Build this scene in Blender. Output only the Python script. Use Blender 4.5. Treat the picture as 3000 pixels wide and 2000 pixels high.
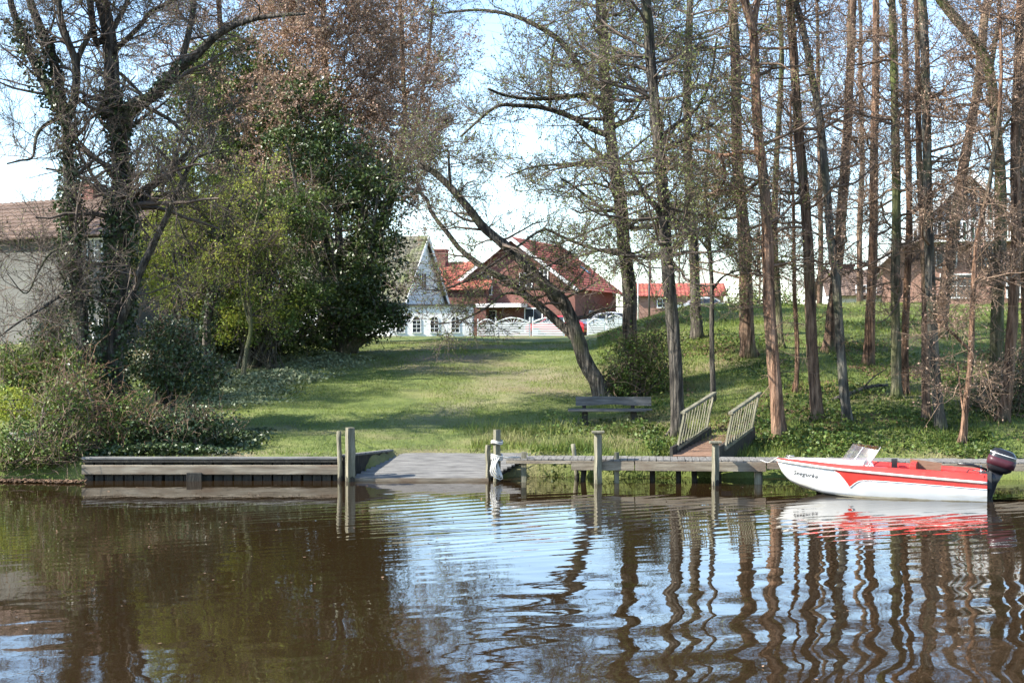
import bpy, math, random
import numpy as np
from mathutils import Vector, Matrix

for o in list(bpy.data.objects):
    bpy.data.objects.remove(o)
scene = bpy.context.scene
COL = scene.collection
R = np.random.default_rng(11)
random.seed(5)

# ------------------------------------------------------------------ camera, sky, sun, exposure
F = 4356.0            # focal length in photo pixels
CH = 2.8              # camera height above the water
cam_d = bpy.data.cameras.new("camera")
cam = bpy.data.objects.new("camera", cam_d)
COL.objects.link(cam)
cam.location = (0, 0, CH)
cam.rotation_euler = (math.radians(90), 0, 0)
cam_d.sensor_width = 36
cam_d.lens = 36 * F / 3000
cam_d.clip_end = 3000
scene.camera = cam

SUN = Vector((-0.965, -0.24, 0)).normalized() * math.cos(math.radians(38)) + Vector((0, 0, math.sin(math.radians(38))))
world = bpy.data.worlds.new("World")
scene.world = world
world.use_nodes = True
wn = world.node_tree.nodes
sky = wn.new("ShaderNodeTexSky")
sky.sky_type = 'NISHITA'
sky.sun_disc = False
sky.sun_elevation = math.radians(38)
sky.sun_rotation = math.atan2(SUN.x, SUN.y)
sky.air_density = 1.0
sky.dust_density = 0.25
sky.ozone_density = 2.5
world.node_tree.links.new(sky.outputs[0], wn["Background"].inputs[0])
wn["Background"].inputs[1].default_value = 0.15

sun_d = bpy.data.lights.new("sun", 'SUN')
sun_d.energy = 5.0
sun_d.angle = math.radians(0.53)
sun_d.color = (1.0, 0.95, 0.86)
sun = bpy.data.objects.new("sun", sun_d)
COL.objects.link(sun)
sun.location = (-30, -20, 40)
sun.rotation_euler = (-SUN).to_track_quat('-Z', 'Y').to_euler()

scene.view_settings.view_transform = 'Standard'
scene.view_settings.look = 'None'
scene.view_settings.gamma = 1
scene.view_settings.exposure = 1.45
scene.view_settings.use_curve_mapping = False
scene.cycles.transparent_max_bounces = 4
scene.cycles.max_bounces = 4
scene.cycles.use_light_tree = False
scene.cycles.transmission_bounces = 2
scene.cycles.diffuse_bounces = 2
scene.cycles.glossy_bounces = 2
scene.cycles.caustics_reflective = False
scene.cycles.caustics_refractive = False


# ------------------------------------------------------------------ helpers
def W(x, y, d):
    """photo pixel at distance d -> place in metres"""
    return np.array([(x - 1500) / F * d, d, CH - (y - 1000) / F * d])


def smooth(a, b, x):
    t = np.clip((x - a) / (b - a), 0, 1)
    return t * t * (3 - 2 * t)


class MB:
    def __init__(self):
        self.v = []; self.f = []; self.n = 0

    def add(self, v, f, m=0, s=False):
        v = np.asarray(v, dtype=np.float64).reshape(-1, 3)
        f = np.asarray(f, dtype=np.int64)
        self.v.append(v); self.f.append((f + self.n, m, s)); self.n += len(v)
        return self

    def box(self, c, d, m=0, rot=None, bevel=0.0):
        d = np.asarray(d) / 2.0
        b = min(bevel, min(d) * 0.9)
        if b <= 0:
            v = np.array([[x, y, z] for x in (-1, 1) for y in (-1, 1) for z in (-1, 1)]) * d
            f = [(0, 1, 3, 2), (4, 6, 7, 5), (0, 4, 5, 1), (2, 3, 7, 6), (0, 2, 6, 4), (1, 5, 7, 3)]
        else:   # chamfer along the length of the long edges (x axis ends kept)
            dx, dy, dz = d
            ring = [(-dy + b, -dz), (dy - b, -dz), (dy, -dz + b), (dy, dz - b), (dy - b, dz), (-dy + b, dz), (-dy, dz - b), (-dy, -dz + b)]
            v = np.array([[sx * dx, a, c2] for sx in (-1, 1) for a, c2 in ring])
            self_f = [(i, (i + 1) % 8, 8 + (i + 1) % 8, 8 + i) for i in range(8)]
            if rot is not None: v = v @ np.asarray(rot).T
            v = v + np.asarray(c)
            self.add(v, self_f, m)
            self.f.append((np.array([[7 - i for i in range(8)], [8 + i for i in range(8)]]) + self.n - 16, m, False))
            return self
        if rot is not None: v = v @ np.asarray(rot).T
        return self.add(v + np.asarray(c), f, m)

    def build(self, name, mats, parent=None, origin=(0, 0, 0)):
        me = bpy.data.meshes.new(name)
        V = np.concatenate(self.v) - np.asarray(origin)
        me.vertices.add(len(V)); me.vertices.foreach_set("co", V.astype(np.float32).ravel())
        idx = np.concatenate([f.ravel() for f, m, s in self.f]).astype(np.int32)
        tot = np.concatenate([np.full(len(f), f.shape[1]) for f, m, s in self.f])
        mi = np.concatenate([np.full(len(f), m) for f, m, s in self.f]).astype(np.int32)
        sm = np.concatenate([np.full(len(f), s) for f, m, s in self.f])
        st = np.concatenate([[0], np.cumsum(tot)[:-1]]).astype(np.int32)
        me.loops.add(len(idx)); me.loops.foreach_set("vertex_index", idx)
        me.polygons.add(len(tot)); me.polygons.foreach_set("loop_start", st)
        me.polygons.foreach_set("material_index", mi)
        me.polygons.foreach_set("use_smooth", sm.astype(bool))
        me.update(calc_edges=True)
        if not isinstance(mats, (list, tuple)): mats = [mats]
        for m in mats: me.materials.append(m)
        o = bpy.data.objects.new(name, me)
        COL.objects.link(o)
        if parent is not None: o.parent = parent
        return o


def tag(o, label=None, cat=None, group=None, kind=None):
    if label: o["label"] = label
    if cat: o["category"] = cat
    if group: o["group"] = group
    if kind: o["kind"] = kind
    return o


def thing(name, loc, label, cat, group=None, rz=0.0):
    o = bpy.data.objects.new(name, None)
    COL.objects.link(o)
    o.empty_display_size = 0.2
    o.location = loc; o.rotation_euler = (0, 0, rz)
    return tag(o, label, cat, group)


def dup(o, parent, loc=None, rot=None, scale=None):
    c = o.copy(); COL.objects.link(c); c.parent = parent
    if loc is not None: c.location = loc
    if rot is not None: c.rotation_euler = rot
    if scale is not None: c.scale = scale
    return c


def nrm(a):
    return a / np.maximum(np.linalg.norm(a, axis=-1, keepdims=True), 1e-9)


def tubes(mb, P, r0, r1, sides=3, m=0, s=True, cap=False):
    """N tapered tubes along paths P (N,k,3); r0,r1 (N,) or full (N,k)"""
    P = np.asarray(P, dtype=float)
    N, k, _ = P.shape
    r0 = np.asarray(r0, float)
    if r0.ndim == 2: rad = r0
    else:
        t = np.linspace(0, 1, k)[None, :]
        rad = np.broadcast_to(r0, (N,))[:, None] * (1 - t) + np.broadcast_to(np.asarray(r1, float), (N,))[:, None] * t
    T = np.empty_like(P)
    T[:, 1:-1] = P[:, 2:] - P[:, :-2]; T[:, 0] = P[:, 1] - P[:, 0]; T[:, -1] = P[:, -1] - P[:, -2]
    T = nrm(T)
    ref = np.where(np.abs(T[:, :1, 2:3]) > 0.8, np.array([1.0, 0.2, 0]), np.array([0, 0.1, 1.0]))
    A = nrm(np.cross(T, np.broadcast_to(ref, T.shape)))
    B = np.cross(T, A)
    an = np.arange(sides) * 2 * np.pi / sides
    V = P[:, :, None, :] + rad[:, :, None, None] * (A[:, :, None, :] * np.cos(an)[None, None, :, None] + B[:, :, None, :] * np.sin(an)[None, None, :, None])
    base = (np.arange(N) * k * sides)[:, None, None] + (np.arange(k - 1) * sides)[None, :, None]
    i = np.arange(sides)[None, None, :]; j = (i + 1) % sides
    Fq = np.stack([base + i, base + j, base + sides + j, base + sides + i], -1).reshape(-1, 4)
    n0 = mb.n
    mb.add(V.reshape(-1, 3), Fq, m, s)
    if cap:
        e = np.array([[n * k * sides + (k - 1) * sides + q for q in range(sides)] for n in range(N)] +
                     [[n * k * sides + sides - 1 - q for q in range(sides)] for n in range(N)]) + n0
        mb.f.append((e, m, False))
    return V


def spline(pts, n):
    """Catmull-Rom through pts (k,d) -> n points"""
    p = np.asarray(pts, float)
    if len(p) == 2: return p[0] + (p[1] - p[0]) * np.linspace(0, 1, n)[:, None]
    q = np.vstack([2 * p[0] - p[1], p, 2 * p[-1] - p[-2]])
    seg = np.linalg.norm(np.diff(p[:, :3], axis=0), axis=1); cum = np.concatenate([[0], np.cumsum(seg)])
    out = []
    for d in np.linspace(0, cum[-1], n):
        i = min(max(np.searchsorted(cum, d, side='right') - 1, 0), len(p) - 2)
        t = (d - cum[i]) / max(seg[i], 1e-9)
        a, b, c, e = q[i], q[i + 1], q[i + 2], q[i + 3]
        out.append(0.5 * ((2 * b) + (c - a) * t + (2 * a - 5 * b + 4 * c - e) * t * t + (3 * b - a - 3 * c + e) * t ** 3))
    return np.array(out)


def spawn(P, Rr, n, l0, l1, k, spread, up, tmin=0.25, jit=0.18, rk=0.5, rmin=0.004, tmax=1.0):
    """n children on each parent path; returns paths and base radii"""
    N, kk, _ = P.shape
    idx = np.repeat(np.arange(N), n); M = len(idx)
    t = R.uniform(tmin, tmax, M) * (kk - 1) * 0.999
    i = t.astype(int); fr = (t - i)[:, None]
    a = P[idx, i]; b = P[idx, i + 1]
    st = a + (b - a) * fr
    tan = nrm(b - a)
    perp = nrm(np.cross(tan, nrm(R.normal(size=(M, 3)))))
    sp = R.uniform(0.5, 1.2, M)[:, None] * spread
    d = nrm(tan * np.cos(sp) + perp * np.sin(sp) + np.array([0, 0, 1.0]) * up)
    L = R.uniform(l0, l1, M) * (1.15 - 0.5 * t / (kk - 1))
    st_len = (L / (k - 1))[:, None]
    out = np.empty((M, k, 3)); out[:, 0] = st
    for q in range(1, k):
        d = nrm(d + R.normal(size=(M, 3)) * jit + np.array([0, 0, 1.0]) * up * 0.25)
        out[:, q] = out[:, q - 1] + d * st_len
    rr = np.maximum(Rr[idx] * (1 - 0.75 * t / (kk - 1)) * rk, rmin)
    return out, rr


def leaves(mb, C, size, m=0, flat=0.0, aspect=0.6):
    """rhombic leaves at points C (N,3)"""
    N = len(C)
    if N == 0: return
    a = R.normal(size=(N, 3)); b = R.normal(size=(N, 3))
    if flat: a[:, 2] *= (1 - flat); b[:, 2] *= (1 - flat)
    a = nrm(a); b = nrm(np.cross(np.cross(a, b), a))
    s = size * R.uniform(0.6, 1.3, N)[:, None]
    V = np.stack([C - a * s * 0.5, C + b * s * aspect * 0.5 + a * s * 0.05, C + a * s * 0.5, C - b * s * aspect * 0.5 + a * s * 0.05], 1)
    mb.add(V.reshape(-1, 3), np.arange(4 * N).reshape(-1, 4), m)


def vnoise(x, y, f, seed=0):
    """cheap smooth value noise"""
    r = np.random.default_rng(seed).random((64, 64))
    x = np.asarray(x) * f; y = np.asarray(y) * f
    xi = np.floor(x).astype(int); yi = np.floor(y).astype(int)
    u = x - xi; v = y - yi
    u = u * u * (3 - 2 * u); v = v * v * (3 - 2 * v)
    g = lambda a, b: r[a % 64, b % 64]
    return (g(xi, yi) * (1 - u) + g(xi + 1, yi) * u) * (1 - v) + (g(xi, yi + 1) * (1 - u) + g(xi + 1, yi + 1) * u) * v


# ------------------------------------------------------------------ materials
def mat(name, cols, scale=4, rough=0.8, bump=0.0, bscale=None, stretch=(1, 1, 1), island=0.0, transl=0.0,
        spec=0.3, detail=6, coat=0.0, second=None, metallic=0.0, hue=0.0, span=.4):
    m = bpy.data.materials.new(name); m.use_nodes = True
    nt = m.node_tree; N = nt.nodes; Lk = nt.links
    p = N["Principled BSDF"]
    p.inputs["Roughness"].default_value = rough
    p.inputs["Specular IOR Level"].default_value = spec
    p.inputs["Metallic"].default_value = metallic
    p.inputs["Coat Weight"].default_value = coat
    tc = N.new("ShaderNodeTexCoord"); mp = N.new("ShaderNodeMapping")
    mp.inputs["Scale"].default_value = stretch
    Lk.new(tc.outputs["Object"], mp.inputs["Vector"])
    oi = N.new("ShaderNodeObjectInfo"); om_ = N.new("ShaderNodeVectorMath"); om_.operation = 'SCALE'; om_.inputs[0].default_value = (37, 23, 31)
    Lk.new(oi.outputs["Random"], om_.inputs["Scale"]); Lk.new(om_.outputs[0], mp.inputs["Location"])
    nz = N.new("ShaderNodeTexNoise"); nz.inputs["Scale"].default_value = scale; nz.inputs["Detail"].default_value = detail
    nz.inputs["Roughness"].default_value = 0.62
    Lk.new(mp.outputs[0], nz.inputs["Vector"])
    cr = N.new("ShaderNodeValToRGB")
    el = cr.color_ramp.elements
    n = len(cols)
    for i, c in enumerate(cols):
        pos = .5 - span / 2 + span * i / max(n - 1, 1)
        if i < 2: e = el[i]; e.position = pos if i == 0 or n > 1 else 1
        else: e = el.new(pos)
        e.color = (*c, 1)
    if n == 1: el[1].color = (*cols[0], 1)
    Lk.new(nz.outputs["Fac"], cr.inputs[0])
    out = cr.outputs[0]
    if second:      # (colour, scale, lo, hi, stretch) patches over the first
        c2, s2, lo, hi, st2 = second
        mp2 = N.new("ShaderNodeMapping"); mp2.inputs["Scale"].default_value = st2
        Lk.new(tc.outputs["Object"], mp2.inputs["Vector"])
        n2 = N.new("ShaderNodeTexNoise"); n2.inputs["Scale"].default_value = s2; n2.inputs["Detail"].default_value = 5
        Lk.new(mp2.outputs[0], n2.inputs["Vector"])
        mr = N.new("ShaderNodeMapRange"); mr.inputs[1].default_value = lo; mr.inputs[2].default_value = hi
        Lk.new(n2.outputs["Fac"], mr.inputs[0])
        mx = N.new("ShaderNodeMix"); mx.data_type = 'RGBA'
        Lk.new(mr.outputs[0], mx.inputs[0]); Lk.new(out, mx.inputs[6]); mx.inputs[7].default_value = (*c2, 1)
        out = mx.outputs[2]
    if island:
        ge = N.new("ShaderNodeNewGeometry")
        mr = N.new("ShaderNodeMapRange"); mr.inputs[3].default_value = 1 - island; mr.inputs[4].default_value = 1 + island
        Lk.new(ge.outputs["Random Per Island"], mr.inputs[0])
        hs = N.new("ShaderNodeHueSaturation")
        Lk.new(mr.outputs[0], hs.inputs["Value"]); Lk.new(out, hs.inputs["Color"])
        if hue:
            mu = N.new("ShaderNodeMath"); mu.operation = 'MULTIPLY'; mu.inputs[1].default_value = 7.31
            fr = N.new("ShaderNodeMath"); fr.operation = 'FRACT'
            mh = N.new("ShaderNodeMapRange"); mh.inputs[3].default_value = 0.5 - hue; mh.inputs[4].default_value = 0.5 + hue
            Lk.new(ge.outputs["Random Per Island"], mu.inputs[0]); Lk.new(mu.outputs[0], fr.inputs[0])
            Lk.new(fr.outputs[0], mh.inputs[0]); Lk.new(mh.outputs[0], hs.inputs["Hue"])
        out = hs.outputs[0]
    Lk.new(out, p.inputs["Base Color"])
    if bump:
        nb = N.new("ShaderNodeTexNoise"); nb.inputs["Scale"].default_value = bscale or scale * 3
        nb.inputs["Detail"].default_value = 5
        Lk.new(mp.outputs[0], nb.inputs["Vector"])
        bp = N.new("ShaderNodeBump"); bp.inputs["Strength"].default_value = 1; bp.inputs["Distance"].default_value = bump
        Lk.new(nb.outputs["Fac"], bp.inputs["Height"]); Lk.new(bp.outputs[0], p.inputs["Normal"])
    if transl:
        tr = N.new("ShaderNodeBsdfTranslucent"); mixs = N.new("ShaderNodeMixShader"); mixs.inputs[0].default_value = transl
        Lk.new(out, tr.inputs[0]); Lk.new(p.outputs[0], mixs.inputs[1]); Lk.new(tr.outputs[0], mixs.inputs[2])
        Lk.new(mixs.outputs[0], N["Material Output"].inputs[0])
    return m


M = {}
M['bark_brown'] = mat("bark_brown", [(.04, .026, .018), (.14, .085, .055), (.25, .165, .11)], 12, .9, .09, 16, (1, 1, .13), second=((.12, .125, .06), 1.3, .52, .72, (1, 1, .5)), span=.24)
M['bark_grey'] = mat("bark_grey", [(.03, .027, .022), (.085, .075, .06), (.16, .145, .115)], 12, .9, .09, 18, (1, 1, .13), second=((.1, .11, .045), 1.6, .5, .75, (1, 1, .5)), span=.24)
M['bark_dark'] = mat("bark_dark", [(.02, .017, .014), (.06, .051, .04), (.14, .12, .095)], 12, .9, .09, 18, (1, 1, .13), second=((.075, .08, .035), 1.6, .55, .75, (1, 1, .5)), span=.24)
M['bark_red'] = mat("bark_red", [(.045, .026, .017), (.17, .095, .058), (.30, .185, .12)], 14, .9, .09, 20, (1, 1, .13), second=((.09, .075, .05), 1.0, .5, .62, (1, 1, .4)), span=.24)
M['bark_moss'] = mat("bark_moss", [(.04, .034, .024), (.12, .105, .07), (.22, .19, .13)], 11, .9, .09, 15, (1, 1, .13), second=((.10, .12, .035), .9, .42, .62, (1, 1, .5)), span=.24)
M['twig_dark'] = mat("twig_dark", [(.07, .055, .044), (.165, .125, .098)], 3, .85, island=.35)
M['twig_brown'] = mat("twig_brown", [(.12, .08, .055), (.25, .17, .115)], 3, .85, island=.35)
M['twig_russet'] = mat("twig_russet", [(.15, .085, .05), (.27, .165, .10)], 3, .85, island=.4)
M['leaf_young'] = mat("leaf_young", [(.13, .165, .045), (.24, .27, .09)], .6, .55, island=.45, hue=.03, transl=.35)
M['leaf_lime'] = mat("leaf_lime", [(.21, .26, .04), (.33, .36, .06)], .6, .55, island=.35, hue=.025, transl=.4)
M['leaf_dark'] = mat("leaf_dark", [(.03, .052, .014), (.09, .125, .03)], .8, .4, island=.5, hue=.02, spec=.4, transl=.12)
M['leaf_mid'] = mat("leaf_mid", [(.07, .11, .022), (.15, .195, .042)], .8, .5, island=.5, hue=.03, transl=.25)
M['leaf_ivy'] = mat("leaf_ivy", [(.03, .05, .017), (.075, .105, .036)], 1.5, .42, island=.5, hue=.02, spec=.45, transl=.1)
M['leaf_bud'] = mat("leaf_bud", [(.25, .165, .115), (.43, .30, .215)], .6, .7, island=.4, hue=.02, transl=.25)
M['leaf_herb'] = mat("leaf_herb", [(.05, .085, .018), (.12, .16, .035)], .7, .5, island=.5, hue=.03, transl=.3)
M['leaf_litter'] = mat("leaf_litter", [(.10, .06, .035), (.2, .125, .075)], 2, .85, island=.5)
M['blade'] = mat("blade", [(.095, .14, .024), (.215, .255, .055)], .45, .6, island=.4, hue=.025, transl=.3, second=((.28, .25, .12), .4, .55, .72, (.6, 1.2, 1)))
M['ground'] = mat("ground", [(.055, .08, .019), (.115, .145, .034), (.175, .185, .06)], .9, .95, .03, 22, second=((.2, .155, .09), .33, .5, .68, (.6, 1.2, 1)), detail=9)
M['wood'] = mat("wood", [(.13, .105, .075), (.24, .20, .145), (.35, .305, .23)], 3, .85, .008, 24, (.5, 6, 6), second=((.17, .125, .085), 1.6, .48, .66, (.8, 1, 2)))
M['wood_post'] = mat("wood_post", [(.09, .085, .055), (.18, .165, .115), (.29, .265, .195)], 4, .85, .01, 20, (5, 5, .5), second=((.10, .10, .055), 2.2, .48, .68, (1.5, 1.5, .8)))
M['wood_grey'] = mat("wood_grey", [(.085, .08, .075), (.15, .145, .135), (.24, .23, .21)], 4, .85, .006, 24, (.6, 5, 5))
M['wood_bench_shaded'] = mat("wood_bench_shaded", [(.05, .048, .044), (.10, .097, .09), (.17, .165, .15)], 4, .85, .006, 24, (.6, 5, 5))  # darker copy of the grey wood, tree shade painted into the bench colour
M['wood_deck'] = mat("wood_deck", [(.10, .095, .085), (.17, .16, .145), (.25, .235, .21)], 5, .85, .006, 26, (5, .6, 5))
M['wood_black'] = mat("wood_black", [(.012, .011, .009), (.03, .027, .022), (.055, .05, .035)], 5, .8, .008, 18, (4, 4, .6))
M['wood_red'] = mat("wood_red", [(.16, .09, .055), (.27, .165, .11)], 4, .85, .006, 20, (1, 5, 5))
M['plaster_white'] = mat("plaster_white", [(.62, .62, .61), (.76, .76, .75)], 1.2, .9, .004, 30)
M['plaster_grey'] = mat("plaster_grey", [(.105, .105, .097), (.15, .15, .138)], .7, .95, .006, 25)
M['trim_white'] = mat("trim_white", [(.68, .68, .66), (.8, .8, .78)], 2, .6)
M['brick_red'] = mat("brick_red", [(.12, .052, .042), (.2, .09, .07)], 3, .9, .01, 12, (1, 1, 2.5), second=((.3, .2, .16), 9, .58, .7, (1, 1, 3)))
M['brick_pale'] = mat("brick_pale", [(.26, .14, .10), (.36, .22, .17)], 3, .9, .01, 12, (1, 1, 2.5))
M['roof_red'] = mat("roof_red", [(.25, .062, .045), (.36, .10, .072), (.40, .145, .10)], 1.4, .8, .01, 6, second=((.32, .2, .09), .9, .56, .75, (1, 1, 1)), island=.12)
M['roof_brown'] = mat("roof_brown", [(.12, .082, .062), (.2, .14, .105)], 1.6, .85, .01, 7, island=.15)
M['roof_moss'] = mat("roof_moss", [(.085, .08, .06), (.15, .14, .105), (.2, .19, .12)], 2.2, .9, .01, 7, second=((.13, .15, .06), 1.2, .5, .7, (1, 1, 1)), island=.2)
M['roof_slate'] = mat("roof_slate", [(.03, .032, .035), (.07, .07, .072)], 1.5, .7, .008, 7, island=.15)
M['glass_dark'] = mat("glass_dark", [(.02, .025, .03), (.04, .045, .05)], 1, .08, spec=.6)
M['green_paint'] = mat("green_paint", [(.012, .05, .034), (.025, .08, .05)], 2, .6)
M['metal_dark'] = mat("metal_dark", [(.03, .03, .03), (.06, .06, .06)], 4, .5, spec=.5)
M['hull_white'] = mat("hull_white", [(.70, .70, .68), (.80, .80, .78)], 1.5, .28, spec=.5, coat=.3, second=((.52, .47, .36), 2.5, .55, .85, (.6, 1, 4)))
M['grime'] = mat("grime", [(.30, .25, .15), (.48, .43, .31), (.62, .58, .48)], 5, .6, stretch=(.6, 1, 5))
M['boat_red'] = mat("boat_red", [(.52, .030, .022), (.66, .055, .04)], 2.2, .38, spec=.5, coat=.2, second=((.55, .16, .12), 3, .6, .9, (1, 1, 1)))
M['boat_cream'] = mat("boat_cream", [(.66, .62, .53), (.76, .73, .65)], 3, .5)
M['ink'] = mat("ink", [(.012, .012, .018)], 1, .5)
M['motor_black'] = mat("motor_black", [(.008, .008, .01), (.02, .02, .022)], 3, .35, spec=.5)
M['motor_plum'] = mat("motor_plum", [(.05, .014, .02), (.08, .022, .03)], 3, .4)
M['steel'] = mat("steel", [(.4, .4, .41), (.55, .55, .56)], 3, .35, metallic=.8)
M['rope'] = mat("rope", [(.42, .40, .36), (.6, .58, .53)], 30, .9)
M['car_white'] = mat("car_white", [(.72, .73, .75), (.78, .78, .8)], 1, .25, spec=.5, coat=.5)
M['car_red'] = mat("car_red", [(.42, .02, .03), (.5, .03, .04)], 1, .25, spec=.5, coat=.5)
M['tyre'] = mat("tyre", [(.015, .015, .015), (.03, .03, .03)], 8, .85)
M['lamp_red'] = mat("lamp_red", [(.5, .01, .015)], 1, .2)
M['stone'] = mat("stone", [(.2, .195, .185), (.33, .32, .3)], 4, .9, .01, 20)


def glass_clear(name, tint):
    m = bpy.data.materials.new(name); m.use_nodes = True
    N = m.node_tree.nodes; Lk = m.node_tree.links
    tr = N.new("ShaderNodeBsdfTransparent"); tr.inputs[0].default_value = (*tint, 1)
    gl = N.new("ShaderNodeBsdfGlossy"); gl.inputs[1].default_value = .12; gl.inputs[0].default_value = (.9, .9, .9, 1)
    df = N.new("ShaderNodeBsdfDiffuse"); df.inputs[0].default_value = (.75, .72, .74, 1)
    m1 = N.new("ShaderNodeMixShader"); m1.inputs[0].default_value = .07
    m2 = N.new("ShaderNodeMixShader"); m2.inputs[0].default_value = .06
    Lk.new(tr.outputs[0], m1.inputs[1]); Lk.new(gl.outputs[0], m1.inputs[2])
    Lk.new(m1.outputs[0], m2.inputs[1]); Lk.new(df.outputs[0], m2.inputs[2])
    Lk.new(m2.outputs[0], N["Material Output"].inputs[0])
    return m


M['perspex'] = glass_clear("perspex", (.86, .80, .83))

mw = bpy.data.materials.new("water"); mw.use_nodes = True
p = mw.node_tree.nodes["Principled BSDF"]
p.inputs["Base Color"].default_value = (.023, .0135, .0055, 1)
p.inputs["Roughness"].default_value = .015
p.inputs["IOR"].default_value = 1.6
p.inputs["Specular IOR Level"].default_value = .6
wnz = mw.node_tree.nodes.new("ShaderNodeTexNoise"); wnz.inputs["Scale"].default_value = 5.5; wnz.inputs["Detail"].default_value = 3
wtc = mw.node_tree.nodes.new("ShaderNodeTexCoord"); wbp = mw.node_tree.nodes.new("ShaderNodeBump"); wbp.inputs["Distance"].default_value = .0006
mw.node_tree.links.new(wtc.outputs["Object"], wnz.inputs["Vector"]); mw.node_tree.links.new(wnz.outputs["Fac"], wbp.inputs["Height"]); mw.node_tree.links.new(wbp.outputs[0], p.inputs["Normal"])
M['water'] = mw


# ------------------------------------------------------------------ ground
KD = np.array([30.2, 32, 34, 35, 36, 38, 40, 42, 44, 46, 50, 55, 60, 70, 90, 110, 200, 900])
ZL = np.array([.43, .50, .73, .86, .99, 1.27, 1.55, 1.83, 2.1, 2.35, 2.70, 2.84, 2.92, 3.0, 3.08, 3.15, 3.3, 4])
ZR = np.array([.10, .52, .98, 1.17, 1.36, 1.68, 2.0, 2.32, 2.64, 2.95, 3.5, 4.05, 4.25, 4.5, 4.85, 5.1, 5.4, 6])


def edge(X):
    """distance of the water's edge"""
    e = np.where(X < -8.6, 29.75 + .12 * np.sin(X * 1.7), 30.12)
    e = np.where(X > -.4, 30.45 - .075 * np.maximum(X, 0) + .12 * np.sin(X * 2.3), e)
    return e


def zg(X, D):
    X = np.asarray(X, float); D = np.asarray(D, float)
    fb_ = smooth(40, 50, D)
    b = smooth(1750 - 70 * fb_, 2250 - 190 * fb_, X / np.maximum(D, 25) * F + 1500)
    z = np.interp(D, KD, ZL) * (1 - b) + np.interp(D, KD, ZR) * b
    z = z + (vnoise(X, D, .45, 3) - .5) * .16 * smooth(31, 35, D) + (vnoise(X, D, 1.6, 4) - .5) * .05
    z = z + b * (vnoise(X, D, .8, 8) - .5) * .16 * smooth(31, 33, D)
    e = edge(X)
    soft = np.where((X > -8.6) & (X < -3.4), .08, .75)
    k = smooth(0, 1, (D - e + .05) / soft)
    # slipway cut
    xs = X - .56 * (D - 30)
    slip = smooth(-3.32, -3.2, xs) * (1 - smooth(-.55, -.2, xs)) * (1 - smooth(31.3, 31.8, D))
    zs = -.12 + (D - 30) * .26
    z = z * (1 - slip) + np.minimum(zs, z) * slip
    k = np.maximum(k, slip)
    return np.where(D < e + soft, z * k + (-.9) * (1 - k), z)


gx = np.unique(np.concatenate([np.linspace(-700, -40, 14), np.linspace(-40, -15, 30), np.arange(-15, 15, .16), np.linspace(15, 40, 40), np.linspace(40, 700, 14)]))
gy = np.unique(np.concatenate([np.linspace(28.5, 29.4, 3), np.arange(29.5, 33, .12), np.arange(33, 60, .3), np.arange(60, 130, 3), np.linspace(130, 900, 12)]))
GX, GY = np.meshgrid(gx, gy)
GZ = zg(GX, GY)
GZ[0] = -1.5
nx, ny = len(gx), len(gy)
ii = (np.arange(ny - 1)[:, None] * nx + np.arange(nx - 1)[None, :]).ravel()
mb = MB(); mb.add(np.stack([GX, GY, GZ], -1).reshape(-1, 3), np.stack([ii, ii + 1, ii + nx + 1, ii + nx], -1), 0, True)
go = tag(mb.build("ground", M['ground']), kind="structure")


def worn(X, D):
    """bare trodden strip running down the lawn to the landing"""
    X = np.asarray(X, float); D = np.asarray(D, float)
    c = np.interp(D, [30.5, 33, 36, 39, 42, 46], [-1.6, -2.2, -1.9, -.4, .6, 1.2])
    w = np.interp(D, [30.5, 36, 39, 46], [.7, 1.0, 1.7, 1.2])
    n = vnoise(X, D, 1.4, 71) * .6 + vnoise(X, D, 3.7, 72) * .4
    wall = np.exp(-((D - 30.7) / .35) ** 2) * smooth(-7.5, -6, X) * (1 - smooth(-3.6, -3.2, X))
    return np.clip(np.exp(-((X - c) / w) ** 2) * smooth(32, 37, D) * (1 - smooth(42, 47, D)) * .5 + wall, 0, 1) * smooth(.3, .62, n)


wa = go.data.attributes.new("worn", 'FLOAT', 'POINT')
wa.data.foreach_set("value", worn(GX, GY).ravel().astype(np.float32))
gn = M['ground'].node_tree
at = gn.nodes.new("ShaderNodeAttribute"); at.attribute_name = "worn"
gp = gn.nodes["Principled BSDF"]; lk = gp.inputs["Base Color"].links[0].from_socket
gm = gn.nodes.new("ShaderNodeMix"); gm.data_type = 'RGBA'; gm.inputs[7].default_value = (.235, .195, .125, 1)
gn.links.new(at.outputs["Fac"], gm.inputs[0]); gn.links.new(lk, gm.inputs[6]); gn.links.new(gm.outputs[2], gp.inputs["Base Color"])

# water, with ripples in the mesh
wx = np.unique(np.concatenate([np.linspace(-400, -14, 8), np.arange(-13, 13, .13), np.linspace(14, 400, 8)]))
wy = np.unique(np.concatenate([np.linspace(-300, 8, 6), np.arange(9.5, 18, .07), np.arange(18, 29, .045), np.arange(29, 31.6, .08), [33, 60]]))
wy = wy[wy < 34]
WX, WY = np.meshgrid(wx, wy)
rw = np.random.default_rng(21)
H = np.zeros_like(WX)
wob = (vnoise(WX, WY, .5, 31) - .5) * 2.2 + (vnoise(WX, WY, 1.3, 32) - .5) * .9
env_r = smooth(.3, .7, vnoise(WX + 40, WY * 2, .16, 33))
px = WX / np.maximum(WY, 5) * F + 1500
py = 1000 + F * CH / np.maximum(WY, 5)
band = np.exp(-((WY - 23.0) / 3.6) ** 2) * (.25 + .75 * smooth(900, 1350, px))
near = 1 - smooth(14, 21, WY)
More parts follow.
